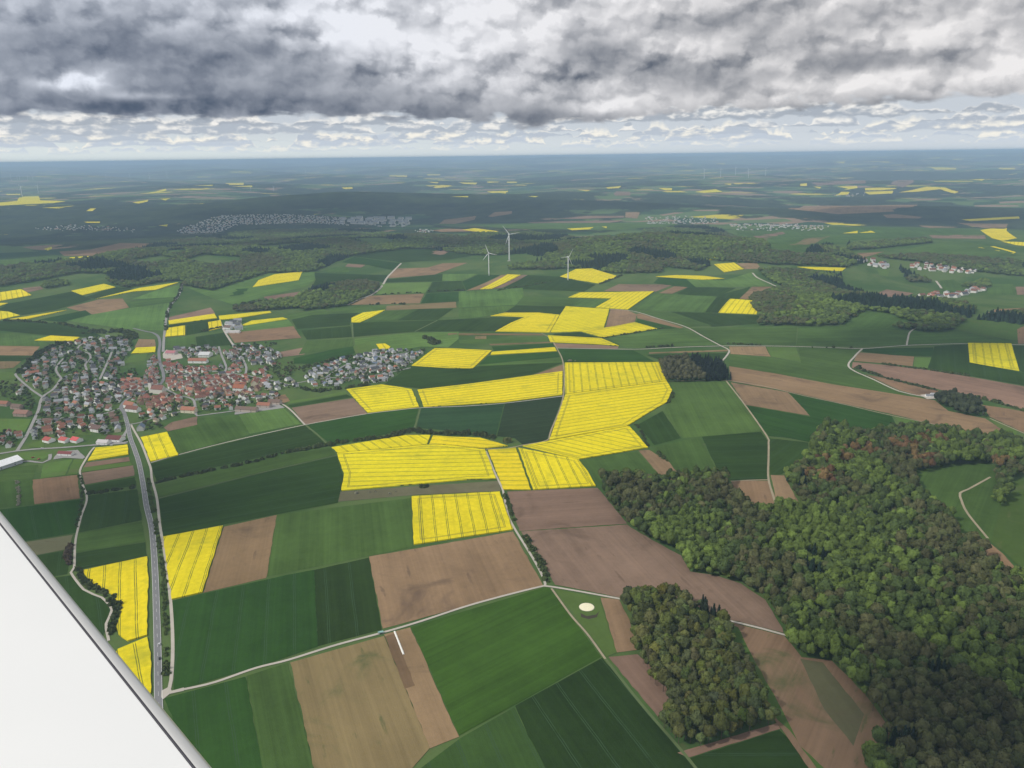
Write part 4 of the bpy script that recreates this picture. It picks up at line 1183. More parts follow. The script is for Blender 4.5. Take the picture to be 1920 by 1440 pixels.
HEDGES = [
 ("hedgerow", "long leafy hedgerow between the dark wheat and the grass strip", "292,905 375,887 480,866 520,853", 5, 2.6, .35),
 ("hedgerow", "bushy hedgerow rising toward the large rapeseed fields", "525,851 612,836 650,828 725,821", 5, 3.0, .4),
 ("hedgerow", "dense dark hedgerow arching over the top of the rapeseed", "728,820 762,810 780,808 800,813 880,815 902,817 927,822", 8, 3.6, .5),
 ("bush", "round pale olive bushes at the track crossing in the rapeseed", "952,830 962,829", 9, 4.5, .3),
 ("tree_row", "narrow belt of young trees between the main road and the track", "277,900 284,940 291,975 296,1005 300,1031 304,1060 307,1087 309,1130 310,1162 311,1207 312,1230", 3, 1.9, .28),
 ("tree_row", "short row of roadside shrubs above the track junction", "310,1245 311,1262 309,1275", 4, 2.5, .35),
 ("hedgerow", "winding dark scrub band hugging the curved edge of the rapeseed", "146,1070 152,1078 169,1099 202,1114 221,1140 223,1150 212,1163 208,1192", 7, 2.1, .55),
 ("hedgerow", "dark hedge lying across the strip field left of the road", "165,926 190,924 215,920 255,914", 5, 2.4, .4),
 ("hedgerow", "thin line of shrubs beside the winding track", "148,893 154,903 155,941 149,968 143,990", 3, 1.7, .25),
 ("bush", "brownish shrubs on the bend of the winding track", "132,1020 126,1042 129,1062", 5, 2.6, .35),
 ("tree_row", "row of blossoming orchard trees left of the ploughed plot", "33,905 35,918 35,935 36,948", 2.5, 2.0, .22),
 ("hedgerow", "bushes along the track left of the upper ploughed field", "947,925 950,940 958,958 966,978", 4, 2.0, .35),
 ("hedgerow", "green bushes along the track left of the largest ploughed field", "985,1006 997,1028 1008,1042 1016,1062 1026,1090", 6, 2.4, .5),
 ("bush", "dark bush on the rough grass below the rapeseed", "788,916 800,913", 5, 2.8, .4),
 ("bush", "pale blossoming shrubs scattered on the rough grass strip", "660,926 690,923 722,926 762,922", 7, 1.7, .10),
 ("hedgerow", "hedge of small trees lining the far edge of the brown field", "1652,682 1675,686 1732,693 1780,700 1819,706", 5, 2.6, .32),
 ("hedgerow", "dark broken hedge splitting the two brown fields", "1603,690 1620,696 1628,698 1665,711 1732,727 1782,738", 5, 2.8, .26),
 ("hedgerow", "hedge running down to the right edge past the grove", "1819,744 1845,749 1870,755 1895,763 1925,772", 6, 3.0, .35),
 ("bush", "pair of round trees at the start of the brown field hedge", "1606,690 1612,692", 3, 5.0, .3),
 ("bush", "line of bushes on the rounded right end of the rapeseed", "1262,735 1262,742 1252,757", 5, 2.4, .3),
 ("bush", "bushes at the corner of the wedge-shaped brown field", "1228,846 1236,850 1243,860 1250,865", 5, 2.2, .3),
 ("bush", "dark bushes beside the corner of the lowest rapeseed bar", "1190,796 1197,800 1214,836 1218,839", 3, 2.0, .22),
 ("hedgerow", "hedge at the upper right edge of the crescent rapeseed field", "1127,635 1150,631 1187,625 1232,617 1245,616", 4, 2.0, .22),
 ("hedgerow", "hedge along the far track above the dark copse", "1210,652 1235,651 1265,649", 6, 3.2, .2),
 ("hedgerow", "hedge right of the far track crossing", "1362,645 1385,646 1405,647 1425,648", 6, 2.8, .25),
 ("tree_row", "spaced roadside trees along the straight far track", "1510,651 1535,652 1560,652 1585,653 1605,653", 2, 3.0, .035),
 ("tree_row", "roadside trees along the lane climbing to the forest", "342,533 335,555 322,570 316,580 312,595 309,620", 9, 3.6, .07),
 ("hedgerow", "long belt of trees from the left edge to the village", "-30,600 0,601 60,604 110,607 150,615 190,625", 12, 4.0, .13),
 ("hedgerow", "scrubby belt of trees above the north end of the village", "160,626 180,622 200,624 225,620 250,630 245,637 215,634", 24, 4.2, .40),
 ("tree_row", "dark row of trees on the western edge of the village", "125,642 95,650 75,662 62,675 50,690 35,700", 14, 4.2, .30),
 ("hedgerow", "tree belt north of the farm in the upper left middle", "440,573 470,570 495,565", 14, 5.0, .2),
 ("hedgerow", "second tree belt north of the farm", "440,580 475,578 500,574", 14, 5.0, .2),
 ("hedgerow", "row of bushes along the diagonal lane to the near turbines", "935,545 960,540 990,537 1010,532 1035,529", 5, 2.6, .2),
 ("hedgerow", "hedge on the lower right edge of the diamond rapeseed field", "1125,533 1145,525 1160,519 1168,516", 6, 3.0, .3),
 ("hedgerow", "hedge below the bright green field", "710,553 740,551 770,549 795,550", 6, 3.0, .15),
 ("hedgerow", "hedge dividing the two dark green fields", "802,547 830,546 872,545", 6, 3.0, .2),
 ("bush", "dark trees at the corner of the long brown field", "694,571 700,572 710,571", 6, 4.0, .14),
 ("bush", "dark trees along the pale strip field", "727,570 735,570 760,571", 6, 3.4, .12),
 ("bush", "clump of trees on the meadow north of the eastern estate", "795,632 805,637 815,640 820,646 800,642", 16, 3.8, .35),
 ("hedgerow", "tree belt along the north side of the eastern estate", "560,690 590,684 620,676 660,668", 8, 3.2, .25),
 ("tree_row", "trees behind the gardens east of the old village", "560,728 600,735 650,727 690,722", 9, 3.4, .3),
 ("bush", "trees at the quarry yard beside the grove", "1757,741 1768,742", 5, 2.6, .3),
 ("bush", "trees around the farmyard on the right edge", "1882,815 1898,820 1910,832 1915,850", 10, 4.2, .3),
 ("hedgerow", "belt of trees beside the farm and the square rapeseed", "377,622 390,620 405,616 416,614", 7, 3.2, .3),
 ("bush", "grey thicket of bushes on the meadow edge at the pale strip", "1066,677 1078,677", 5, 2.4, .35),
]
for k, (nm, lb, pts, w, sz, den) in enumerate(HEDGES):
    tn = (.070, .095, .030)
    if 'blossom' in lb or 'grey' in lb: tn = (.26, .25, .18)
    if 'olive' in lb: tn = (.12, .14, .05)
    if 'brownish' in lb: tn = (.10, .075, .05)
    if 'dark' in lb: tn = (.060, .080, .030)
    if 'young' in lb: tn = (.085, .12, .035)
    hedge(nm, lb, 'bushes' if nm == 'bush' else 'hedge' if nm == 'hedgerow' else 'tree row', pts, w, sz, den, tn, 100 + k)
# ------------------------------------------------------------------ village
def color_mat(name, rough=.8, amt=.25, sc=.6, rows=False):
    m, N, b = new_mat(name, rough, .25); oi = N.n('ShaderNodeObjectInfo'); tc = N.n('ShaderNodeTexCoord')
    k = N.add(1 - amt / 2, N.mul(N.noise(tc.outputs['Object'], sc, 4, .65), amt))
    if rows:
        x, y, z = N.xyz(tc.outputs['Object']); f = N.m('SINE', N.mul(z, 18.0)); k = N.add(k, N.mul(f, .06))
    N.put(b.inputs['Base Color'], N.mix(1.0, oi.outputs['Color'], N.vec(k, k, k), 'MULTIPLY')); return m
M_WALL, M_ROOF, M_DARK = color_mat('plaster'), color_mat('roof_tiles', .75, .5, .8, True), plain('window_glass', (.03, .035, .04), .2, .5)
M_METAL = plain('white_sheet_metal', (.62, .63, .64), .5, .4)
def house_meshes(w, l, h, pitch, over=.45, hip=0.0):
    """wall block with gables, thick gable roof with overhang, chimney, windows and door"""
    V, F = [], []; rz = h + w/2 * pitch
    V += [(-w/2, -l/2, -.6), (w/2, -l/2, -.6), (w/2, l/2, -.6), (-w/2, l/2, -.6), (-w/2, -l/2, h), (w/2, -l/2, h), (w/2, l/2, h), (-w/2, l/2, h), (0, -l/2, rz-.12), (0, l/2, rz-.12)]
    F += [(0, 1, 5, 8, 4), (2, 3, 7, 9, 6), (1, 2, 6, 5), (3, 0, 4, 7)]
    wall = mesh_np('wall', V, F, M_WALL)
    V, F = [], []; e = w/2 + over; ye = l/2 + over*.8; ze = h - over * pitch; t = .22
    for s in (-1, 1):
        n = len(V)
        V += [(0, -ye, rz), (0, ye, rz), (s*e, ye, ze), (s*e, -ye, ze), (0, -ye, rz+t), (0, ye, rz+t), (s*e, ye, ze+t), (s*e, -ye, ze+t)]
        q = [(4, 5, 6, 7), (3, 2, 1, 0), (2, 3, 7, 6), (0, 4, 7, 3), (1, 2, 6, 5)]
        F += [tuple(n+i for i in (f if s < 0 else f[::-1])) for f in q]
    if hip: V = [(x, y * (1 - hip * (z - ze) / (rz - ze)), z) for x, y, z in V]
    roof = mesh_np('roof', V, F, M_ROOF)
    V, F = [], []; bxs(V, F, w*.12, w*.12+.7, l*.15, l*.15+.7, h, rz+.9); chim = mesh_np('chimney', V, F, M_WALL)
    wins = []
    for s in (-1, 1):
        V, F = [], []
        for yy in (-l*.28, l*.22):
            for zz in ([.9, 3.6] if h > 4.5 else [.9]):
                x0 = s * w/2; bxs(V, F, min(x0 - .05, x0 + s*.05), max(x0 - .05, x0 + s*.05), yy - .45, yy + .45, zz, zz + 1.1)
        wins.append(mesh_np('window', V, F, M_DARK))
    return wall, roof, chim, wins
HM = [house_meshes(8.5, 11, 5.0, .85), house_meshes(9.5, 12, 4.4, .75), house_meshes(8, 14, 6.2, .9), house_meshes(10, 10.5, 5.8, .55, hip=.35), house_meshes(10.5, 20, 5.0, .8), house_meshes(7, 8, 2.8, .6)]
RCOL = {'terracotta': (.31, .135, .088), 'brick red': (.24, .092, .070), 'red-brown': (.19, .09, .065), 'dark grey': (.095, .098, .11), 'pale grey': (.30, .31, .33), 'brown': (.17, .115, .09), 'blue-grey': (.16, .20, .27)}
WCOL = {'white': (.88, .87, .85), 'cream': (.74, .66, .50), 'grey': (.58, .57, .56), 'sandstone': (.50, .36, .26)}
def house(px, py, kind, rot, roof, wall, label, cat='house', name='house', group=None, sc=(1, 1, 1), world=None, chimney=True):
    x, y = world or hit(px, py); r = bpy.data.objects.new(name, None); COL.objects.link(r)
    r.location = (x, y, float(H(x, y)) + .1); r.rotation_euler = (0, 0, rot); r.scale = sc; tag(r, label, cat, group)
    wm, rm, cm, wins = HM[kind]
    g1, g2 = rnd.uniform(.9, 1.06), rnd.uniform(.75, 1.25)
    a = link('wall', wm, r); a.color = (*[v * g1 for v in wall], 1)
    b = link('roof', rm, r); b.color = (*[v * g2 for v in roof], 1)
    if chimney: c = link('chimney', cm, b); c.color = (.35, .25, .2, 1)
    for wn in wins: link('window', wn, r)
    return r
OCC = []   # occupied: x, y, radius
def special():
    """buildings that can be told apart one by one"""
    def big(px, py, w, l, h, rot, roof, wall, label, name, cat, kind=4):
        o = house(px, py, kind, R(rot), roof, wall, label, cat, name, None, (w/10.5, l/20, h/5.0), chimney=False)
        OCC.append((o.location.x, o.location.y, max(w, l) * .62)); return o
    W, T, RB, DG, PG = WCOL['white'], RCOL['terracotta'], RCOL['red-brown'], RCOL['dark grey'], RCOL['pale grey']
    big(9, 874, 24, 42, 6, -28, (.70, .71, .72), (.5, .52, .55), "long white-roofed hall on the left edge by the loop road", 'hall', 'hall')
    big(217, 826, 16, 26, 5, 78, (.16, .055, .05), W, "white market hall with dark maroon roof by the main road", 'market_hall', 'shop')
    big(195, 832, 12, 20, 4, 78, (.45, .42, .42), W, "low white commercial building left of the maroon-roofed hall", 'commercial_building', 'shop')
    big(124, 853, 9, 24, 3.5, 80, (.17, .05, .05), W, "low building with three maroon roof panels on the pale yard", 'workshop', 'workshop')
    big(463, 771, 12, 42, 5, 78, RCOL['brown'], (.5, .42, .36), "long brown-roofed barn on the southern village edge", 'barn', 'barn')
    big(496, 763, 12, 26, 5, 78, T, (.45, .38, .33), "shorter red-roofed barn beside the village field track", 'barn', 'barn')
    big(516, 757, 12, 24, 5, 78, RCOL['brown'], (.5, .42, .36), "brown-roofed barn where the concrete track leaves the village", 'barn', 'barn')
    big(450, 732, 15, 24, 7, 80, (.42, .15, .08), W, "bright orange-roofed large house in the eastern old village", 'farmhouse', 'house')
    big(478, 722, 13, 22, 7, 10, T, WCOL['cream'], "tall red-roofed barn-like house above the white estate", 'farmhouse', 'house')
    big(322, 664, 16, 24, 5, 80, (.42, .17, .19), (.7, .6, .58), "pink-roofed hall on the northern village edge", 'hall', 'hall')
    big(386, 668, 24, 26, 6, 85, (.66, .66, .66), W, "flat white school building north of the old village", 'school', 'school')
    big(372, 680, 13, 44, 6, 84, T, W, "long red-roofed school wing below the white building", 'school_wing', 'school')
    big(43, 779, 15, 28, 6, 80, (.24, .13, .10), (.4, .3, .25), "large faded red-brown barn on the western edge", 'barn', 'barn')
    big(33, 766, 12, 22, 5, 75, RCOL['brown'], (.4, .3, .25), "brown barn behind the faded red barn", 'barn', 'barn')
    big(8, 760, 12, 22, 5, 78, T, (.4, .3, .25), "orange-roofed shed at the left edge of the photo", 'shed', 'shed')
    big(355, 773, 12, 28, 6, 78, T, WCOL['cream'], "long orange-roofed barn above the small brown plot", 'barn', 'barn')
    big(245, 765, 12, 26, 7, 60, T, W, "long terracotta-roofed farmhouse at the main road bend", 'farmhouse', 'house')
    big(250, 771, 12, 28, 6, 70, (.25, .11, .08), W, "long red barn beside the farmhouse at the road bend", 'barn', 'barn')
    big(265, 806, 11, 14, 6, 10, RCOL['blue-grey'], WCOL['grey'], "blue-grey house alone beside the start of the field track", 'house', 'house')
    big(184, 808, 15, 20, 6, 70, (.12, .075, .065), W, "broad dark-brown-roofed guest house on the southern edge", 'guest_house', 'house')
    for px, py, rc, lb in ((92, 828, (.42, .10, .08), "red-roofed white hall left of three beside the entry road"), (122, 828, (.40, .09, .08), "red-roofed hall in the middle of three beside the entry road"), (144, 828, (.50, .09, .09), "bright red-roofed hall right of three beside the entry road")):
        big(px, py, 13, 16, 4.5, 65, rc, W, lb, 'commercial_building', 'shop')
    big(203, 710, 11, 16, 6, 60, DG, W, "dark flat-looking house at the street corner of the west estate", 'house', 'house')
    # farm hamlet north of the village
    for i, (px, py, rc, wc) in enumerate([(430, 610, 'pale grey', 'white'), (438, 607, 'dark grey', 'white'), (446, 604, 'pale grey', 'grey'), (436, 615, 'pale grey', 'cream'), (445, 612, 'dark grey', 'white'), (448, 618, 'pale grey', 'white'), (428, 617, 'brown', 'white')]):
        lb = ["leftmost grey-roofed house", "dark-roofed house behind", "rearmost pale grey house", "cream house in the middle", "dark-roofed house right of middle", "front right pale house", "front left brown-roofed house"][i]
        big(px, py, 13, 22, 6, 70 + 20 * (i % 3), RCOL[rc], WCOL[wc], lb + " of the hamlet beside the rapeseed strips", 'farm_building', 'farmhouse')
    big(437, 624, 12, 40, 4, 82, (.55, .52, .50), W, "long pale shed at the foot of the hamlet", 'shed', 'shed')
    for i, (px, py, lb) in enumerate([(1742, 744, "small white building in the gravel yard by the grove"), (1752, 742, "grey shed nearest the grove in the gravel yard")]):
        big(px, py, 8, 13, 3, 80, PG, W, lb, 'shed', 'shed')
    big(1907, 845, 13, 20, 5, 30, T, W, "red-roofed farmhouse at the right edge of the large wood", 'farmhouse', 'house')
    big(1916, 858, 10, 16, 4, 20, (.5, .5, .5), W, "white shed below the farmhouse at the right edge", 'shed', 'shed')
    # church
    x, y = hit(298, 737); r = bpy.data.objects.new('church', None); COL.objects.link(r); r.location = (x, y, float(H(x, y))); r.rotation_euler = (0, 0, R(75)); r.scale = (1.1,) * 3
    tag(r, "pale church with a square tower and pointed roof in the old village core", 'church'); OCC.append((x, y, 19))
    wm, rm, cm, wn = house_meshes(12, 24, 9, 1.1)
    a = link('nave', wm, r); a.color = (.72, .69, .62, 1); b = link('nave_roof', rm, r); b.color = (.22, .10, .075, 1)
    V, F = [], []; bxs(V, F, -3.2, 3.2, -3.2, 3.2, -.5, 20); t = link('tower', mesh_np('tower', V, F, M_WALL), r, (0, 15.5, 0)); t.color = (.74, .71, .64, 1)
    V, F = [], []; V += [(-3.7, -3.7, 20.02), (3.7, -3.7, 20.02), (3.7, 3.7, 20.02), (-3.7, 3.7, 20.02), (0, 0, 31)]; F += [(0, 1, 4), (1, 2, 4), (2, 3, 4), (3, 0, 4), (3, 2, 1, 0)]
    s = link('spire', mesh_np('spire', V, F, M_ROOF), t); s.color = (.12, .08, .075, 1)
special()
ZONES = [  # name, polygon, spacing, roof weights, wall weights, base angle, description
 ('west', "35,702 55,685 75,670 100,655 140,640 200,632 245,640 250,650 238,670 226,690 222,702 212,722 200,714 150,715 120,722 84,742 66,728 45,712", 21.5, dict(zip(('pale grey', 'dark grey', 'brown', 'red-brown', 'terracotta'), (6, 4, 3, 2, 2))), 'www c', 20, "on the western estate"),
 ('westfoot', "70,790 88,745 120,724 150,716 205,718 235,728 240,745 222,765 232,780 238,800 200,818 160,806 130,806 110,825 85,822 55,828 62,800", 20, dict(zip(('pale grey', 'dark grey', 'red-brown', 'brown', 'terracotta'), (4, 5, 4, 4, 2))), 'wwwc', 65, "above the entry road"),
 ('left', "18,725 50,728 58,745 35,745", 24, {'red-brown': 2, 'brown': 2, 'pale grey': 1}, 'wwc', 60, "at the far left"),
 ('leftlow', "-20,812 12,810 45,815 42,838 -20,838", 24, {'red-brown': 4, 'brown': 2, 'terracotta': 2}, 'ww', 65, "in the lower left cluster"),
 ('core', "222,715 240,705 262,712 275,695 300,690 318,676 345,690 400,690 425,684 462,684 470,700 500,690 508,715 470,742 400,745 366,752 330,755 300,765 262,765 245,748", 15.5, dict(zip(('terracotta', 'brick red', 'red-brown', 'dark grey', 'brown'), (6, 6, 5, 1, 2))), 'wcss', 80, "in the old core"),
 ('north', "276,668 300,668 300,700 280,706", 20, {'red-brown': 3, 'pale grey': 2, 'terracotta': 2}, 'wc', 80, "by the northern road"),
 ('northeast', "330,656 360,650 400,652 425,662 445,646 470,650 500,652 530,668 512,690 470,684 440,684 400,660 350,675", 19, dict(zip(('pale grey', 'dark grey', 'red-brown', 'brown'), (6, 5, 2, 2))), 'wwwc', 35, "on the north-eastern edge"),
 ('south', "262,778 300,765 350,755 365,756 368,772 318,785 285,792 262,796", 19, dict(zip(('dark grey', 'brown', 'red-brown', 'terracotta', 'pale grey'), (4, 3, 3, 2, 2))), 'wwc', 75, "in the southern row"),
 ('southeast', "372,755 400,742 470,742 520,738 528,750 480,765 440,768 400,772 374,774", 22, dict(zip(('dark grey', 'brown', 'red-brown', 'terracotta'), (4, 4, 3, 3))), 'wwwc', 78, "near the southern barns"),
 ('white', "490,722 520,716 545,706 560,716 556,728 500,734", 19, dict(zip(('pale grey', 'dark grey'), (4, 3))), 'wwwc', 80, "in the eastern row"),
 ('east', "568,708 585,692 620,680 670,668 710,658 800,656 785,668 768,688 745,703 715,720 690,720 662,712 640,724 590,728 585,718", 18.5, dict(zip(('pale grey', 'dark grey', 'red-brown', 'terracotta', 'blue-grey'), (7, 5, 2, 2, 2))), 'wwwwc', 15, "on the eastern estate"),
]
def street_angle(x, y):
    best = (1e9, 0)
    for s in STREETS:
        for a, b in zip(s[:-1:2], s[1::2]):
            d = math.hypot((a[0]+b[0])/2 - x, (a[1]+b[1])/2 - y)
            if d < best[0]: best = (d, math.atan2(b[1]-a[1], b[0]-a[0]))
    return best
def village():
    sx = [(np.array(s)) for s in STREETS]
    allh = []; g = random.Random(3)
    W = {'w': 'white', 'c': 'cream', 's': 'sandstone', ' ': 'grey'}
    for zn, ps, sp, roofs, walls, ang, desc in ZONES:
        poly = trace(P(ps)); x, y = scatter(poly, sp, .22, 31)
        d = np.full(len(x), 1e9)
        for s in STREETS: d = np.minimum(d, seg_dist(s[::2] + [s[-1]], x, y))
        for X, Y, dd in zip(x, y, d):
            if dd < 8 or any(math.hypot(X-ox, Y-oy) < rr + 6 for ox, oy, rr in OCC): continue
            if g.random() < .06: continue
            sd, sa = street_angle(X, Y)
            a = (sa if sd < 45 else R(ang)) + g.choice((0, math.pi/2)) + g.uniform(-.12, .12)
            rc = g.choices(list(roofs), list(roofs.values()))[0]; wc = W[g.choice(walls)]
            kind = g.choices((0, 1, 2, 3, 4, 5), (4, 3, 3, 2, 1 if zn == 'core' else .3, 1))[0]
            allh.append((X, Y, kind, a, rc, wc, desc, sd < 20, g.uniform(.74, 1.0)))
    allh.sort(key=lambda q: math.hypot(q[0], q[1]))
    print('houses', len(allh))
    ks = ['steep-roofed', 'low', 'tall narrow', 'hip-roofed', 'long', 'small']
    nbig = 300 - 45
    for X, Y, k, a, rc, wc, desc, ons, s in allh[:nbig]:
        lb = f"{'streetside ' if ons else 'garden-side '}{ks[k]} {wc} house with {rc} roof {desc}"
        lb = ' '.join(lb.split()[:16])
        house(0, 0, k, a, RCOL[rc], WCOL[wc], lb, group=lb, sc=(s, s, s), world=(X, Y), chimney=k != 5)
    # the rest of the village is one mass
    parts = {0: ([], [], 0), 1: ([], [], 0)}
    return allh
ALLH = village()
def house_mass(name, items, label):
    """many small houses as one object, roof colours by material slot"""
    rk = list(RCOL); mats = []
    me = bpy.data.meshes.new(name)
    V, F, MI = [], [], []; n = 0
    for X, Y, k, a, rc, wc, s in items:
        wm, rm, _, _ = HM[k]; z = float(H(X, Y)); c, q = math.cos(a), math.sin(a)
        for mi, m in ((0, wm), (1 + rk.index(rc), rm)):
            co = np.empty(len(m.vertices) * 3, np.float32); m.vertices.foreach_get('co', co); co = co.reshape(-1, 3) * s
            V.append(np.stack([co[:, 0]*c - co[:, 1]*q + X, co[:, 0]*q + co[:, 1]*c + Y, co[:, 2] + z], 1))
            for p in m.polygons: F.append(tuple(n + i for i in p.vertices)); MI.append(mi)
            n += len(co)
    me.from_pydata([tuple(map(float, v)) for v in np.concatenate(V)], [], F)
    me.materials.append(plain('white_plaster', (.72, .70, .66)))
    for r_ in rk: me.materials.append(plain('tiles_' + r_.replace(' ', '_').replace('-', '_'), RCOL[r_], .75, .25, .3))
    me.polygons.foreach_set('material_index', MI)
    return tag(link(name, me), label, 'houses', kind='stuff')
house_mass('village_houses', [(x, y, k, a, rc, wc, s) for x, y, k, a, rc, wc, d_, o_, s in ALLH[255:]], 'remaining roofs of the village furthest from the road junction')
def towns():
    g = random.Random(9); it = []
    def fill(ps, sp, n, big=0.0, sc=.66, red=.45):
        poly = trace(P(ps)); x, y = scatter(poly, sp, .4, 7)
        idx = list(range(len(x))); g.shuffle(idx)
        for i in idx[:n]:
            it.append((x[i], y[i], g.choice((0, 1, 3, 4)), g.uniform(0, 3.14), g.choices(('terracotta', 'red-brown', 'pale grey', 'dark grey'), (red, red, 1, .5))[0], 'white', sc * g.uniform(.9, 1.5) * (2.2 if g.random() < big else 1)))
    fill("330,432 400,407 450,403 520,402 640,407 650,422 560,418 440,423 400,437 340,438", 30, 700)
    fill("60,428 130,422 265,432 260,437 100,433", 50, 80)
    fill("640,408 770,412 760,426 650,424", 60, 30, .6, 1.0, 0)
    fill("1210,406 1280,405 1345,408 1345,419 1280,420 1215,420", 42, 130)
    fill("1365,421 1490,418 1560,425 1550,432 1375,432", 38, 170)
    fill("780,430 815,432 805,437 775,436", 40, 25)
    fill("1596,490 1640,488 1672,500 1668,504 1640,502", 30, 42, .0, 1.1, .9)
    fill("1700,497 1740,493 1780,500 1830,505 1824,513 1770,512 1715,506", 30, 75, .0, 1.1, .9)
    fill("1722,556 1760,551 1800,550 1838,537 1846,545 1800,558 1760,560", 28, 60, .0, 1.1, .9)
    fill("1560,367 1640,355 1640,362 1590,370", 90, 25)
    for i in range(26):
        q = hit(645 + (i % 9) * 15 + g.uniform(-4, 4), 411 + (i // 9) * 4.5 + g.uniform(-1, 1))
        it.append((q[0], q[1], 4, R(80) + g.uniform(-.15, .15), 'pale grey', 'white', g.uniform(1.6, 2.8)))
    house_mass('distant_town', it, 'tiny pale roofs of the towns and hamlets in the far valleys')
towns()
def gardens():
    """garden trees between the houses: more than anyone could pick out singly"""
    g = np.random.RandomState(12); X, Y = [], []
    for k, (zn, ps, *_r) in enumerate(ZONES):
        poly = trace(P(ps)); x, y = scatter(poly, 9.5, .45, 50 + k); m = g.rand(len(x)) < (.30 if zn == 'core' else .75 if 'west' in zn or 'left' in zn else .6); X.append(x[m]); Y.append(y[m])
    for k, ps in enumerate(["0,720 30,715 60,740 70,760 55,785 40,760 0,745", "205,720 232,700 255,690 262,712 230,715 222,735", "282,760 340,757 345,768 300,776", "500,690 545,680 560,690 550,706 505,715", "262,798 300,790 310,800 285,812",
                            "430,650 520,644 520,650 440,656", "120,806 170,800 175,812 130,820", "560,690 560,706 600,690 590,685"]):
        poly = trace(P(ps)); x, y = scatter(poly, 9, .45, 80 + k); m = g.rand(len(x)) < .5; X.append(x[m]); Y.append(y[m])
    x = np.concatenate(X); y = np.concatenate(Y)
    hx = np.array([q[0] for q in ALLH]); hy = np.array([q[1] for q in ALLH]); keep = np.ones(len(x), bool)
    for i in range(len(x)):
        if np.min(np.hypot(hx - x[i], hy - y[i])) < 6.5: keep[i] = False
        elif any(math.hypot(x[i]-a, y[i]-b) < r_ for a, b, r_ in OCC): keep[i] = False
    d = np.full(len(x), 1e9)
    for s in STREETS: d = np.minimum(d, seg_dist(s[::2] + [s[-1]], x, y))
    keep &= d > 5
    x, y = x[keep], y[keep]; n = len(x); s = g.uniform(.28, .62, n); c = g.rand(n)
    t = np.where(c[:, None] < .55, np.array([.055, .080, .026]), np.where(c[:, None] < .85, np.array([.085, .115, .04]), np.array([.10, .08, .055]))) * g.uniform(.7, 1.2, (n, 1))
    sp = g.randint(0, 4, n); sp[g.rand(n) < .06] = 4
    mass('garden_trees', x, y, H(x, y) - 1.5 * s, t, sp, np.stack([s, s, s * .8], 1), 'small trees and bushes filling the village gardens', 'garden trees')
gardens()

# ------------------------------------------------------------------ wind turbines
M_TURB = plain('turbine_white', (.80, .81, .82), .45, .4, .04)
def turbine_meshes():
    V, F = [], []; tube(V, F, [(2.3, -1), (2.1, 10), (1.7, 45), (1.25, 86)], 20); tower = mesh_np('tower', V, F, M_TURB, True)
    V, F = [], []; bxs(V, F, -1.9, 1.9, -3.2, 6.5, 86, 89.8)
    nac = mesh_np('nacelle', V, F, M_TURB)
    V, F = [], []; tube(V, F, [(.2, 2.4), (1.2, 1.8), (1.75, .6), (1.9, -.6)], 16)
    V = [(x, -z, y) for x, y, z in V]; hub = mesh_np('hub', V, F, M_TURB, True)
    V, F = [], []; st = [(0, 1.0, 1.0), (2, 1.0, .9), (7, 3.0, .55), (16, 2.3, .35), (27, 1.4, .2), (35.5, .45, .08)]
    for z, c, t in st:
        for i in range(8):
            a = i * math.pi / 4; V.append((math.cos(a) * c * .5 + c * .12, math.sin(a) * t * .5, z))
    for j in range(len(st)-1):
        for i in range(8): k = (i+1) % 8; F.append((j*8+i, j*8+k, j*8+8+k, j*8+8+i))
    F.append(tuple(range((len(st)-1)*8, len(st)*8)))
    bl = mesh_np('blade', V, F, M_TURB, True)
    V, F = [], []; tube(V, F, [(7, -1.5), (7, .35)], 20); base = mesh_np('foundation', V, F, M_CONC)
    return tower, nac, hub, bl, base
TM = turbine_meshes()
def turbine(px, py, sc, phase, yaw, label, group=None, base=True):
    x, y = hit(px, py); z = float(H(x, y))
    r = bpy.data.objects.new('wind_turbine', None); COL.objects.link(r); r.location = (x, y, z); r.scale = (sc,) * 3; r.rotation_euler = (0, 0, R(yaw)); tag(r, label, 'wind turbine', group)
    link('tower', TM[0], r); link('nacelle', TM[1], r)
    h = link('hub', TM[2], r, (0, -3.9, 87.9))
    for k in range(3):
        b = link('blade', TM[3], h, (0, -.3, 0), (0, R(phase + 120 * k), 0))
    if base: link('foundation', TM[4], r)
turbine(917, 517, 1.0, -20, -8, "left of the three near white wind turbines, beside the brown and yellow strips")
turbine(955, 489, 1.28, -38, 12, "tallest near white wind turbine, standing on the forest edge behind the other two")
turbine(1065, 526, 1.0, 32, 30, "right of the three near white wind turbines, at the tip of the diamond rapeseed field")
FT = [(42, 370, 22, "large faint turbine right above the big yellow patch at far left"), (72, 362, 15, "faint turbine right of the large one at far left"), (21, 338, 11, 0), (33, 338, 7, 0), (37, 338, 9, 0), (52, 338, 9, 0), (62, 338, 12, 0),
      (199, 335, 9, 0), (244, 335, 11, 0), (281, 336, 13, 0), (314, 335, 13, 0), (332, 328, 7, 0), (337, 328, 8, 0), (368, 327, 8, 0),
      (470, 358, 10, "lone faint turbine before the dark ridge, left one of two"), (513, 359, 11, "lone faint turbine before the dark ridge, right one of two"),
      (539, 325, 6, 1), (555, 327, 8, 1), (573, 328, 10, 1), (598, 328, 9, 1), (615, 329, 8, 1), (633, 329, 8, 1), (861, 327, 8, 2), (882, 327, 8, 2),
      (1320, 335, 20, "leftmost of the five spaced turbines on the far right hills"), (1351, 332, 18, "second from left of the five turbines on the far right hills"), (1379, 328, 16, "middle one of the five turbines on the far right hills"),
      (1403, 333, 18, "fourth from left of the five turbines on the far right hills"), (1435, 330, 16, "rightmost of the five spaced turbines on the far right hills"), (1452, 308, 7, 3), (1474, 310, 12, 3), (1477, 310, 12, 3), (1495, 308, 9, 3)]
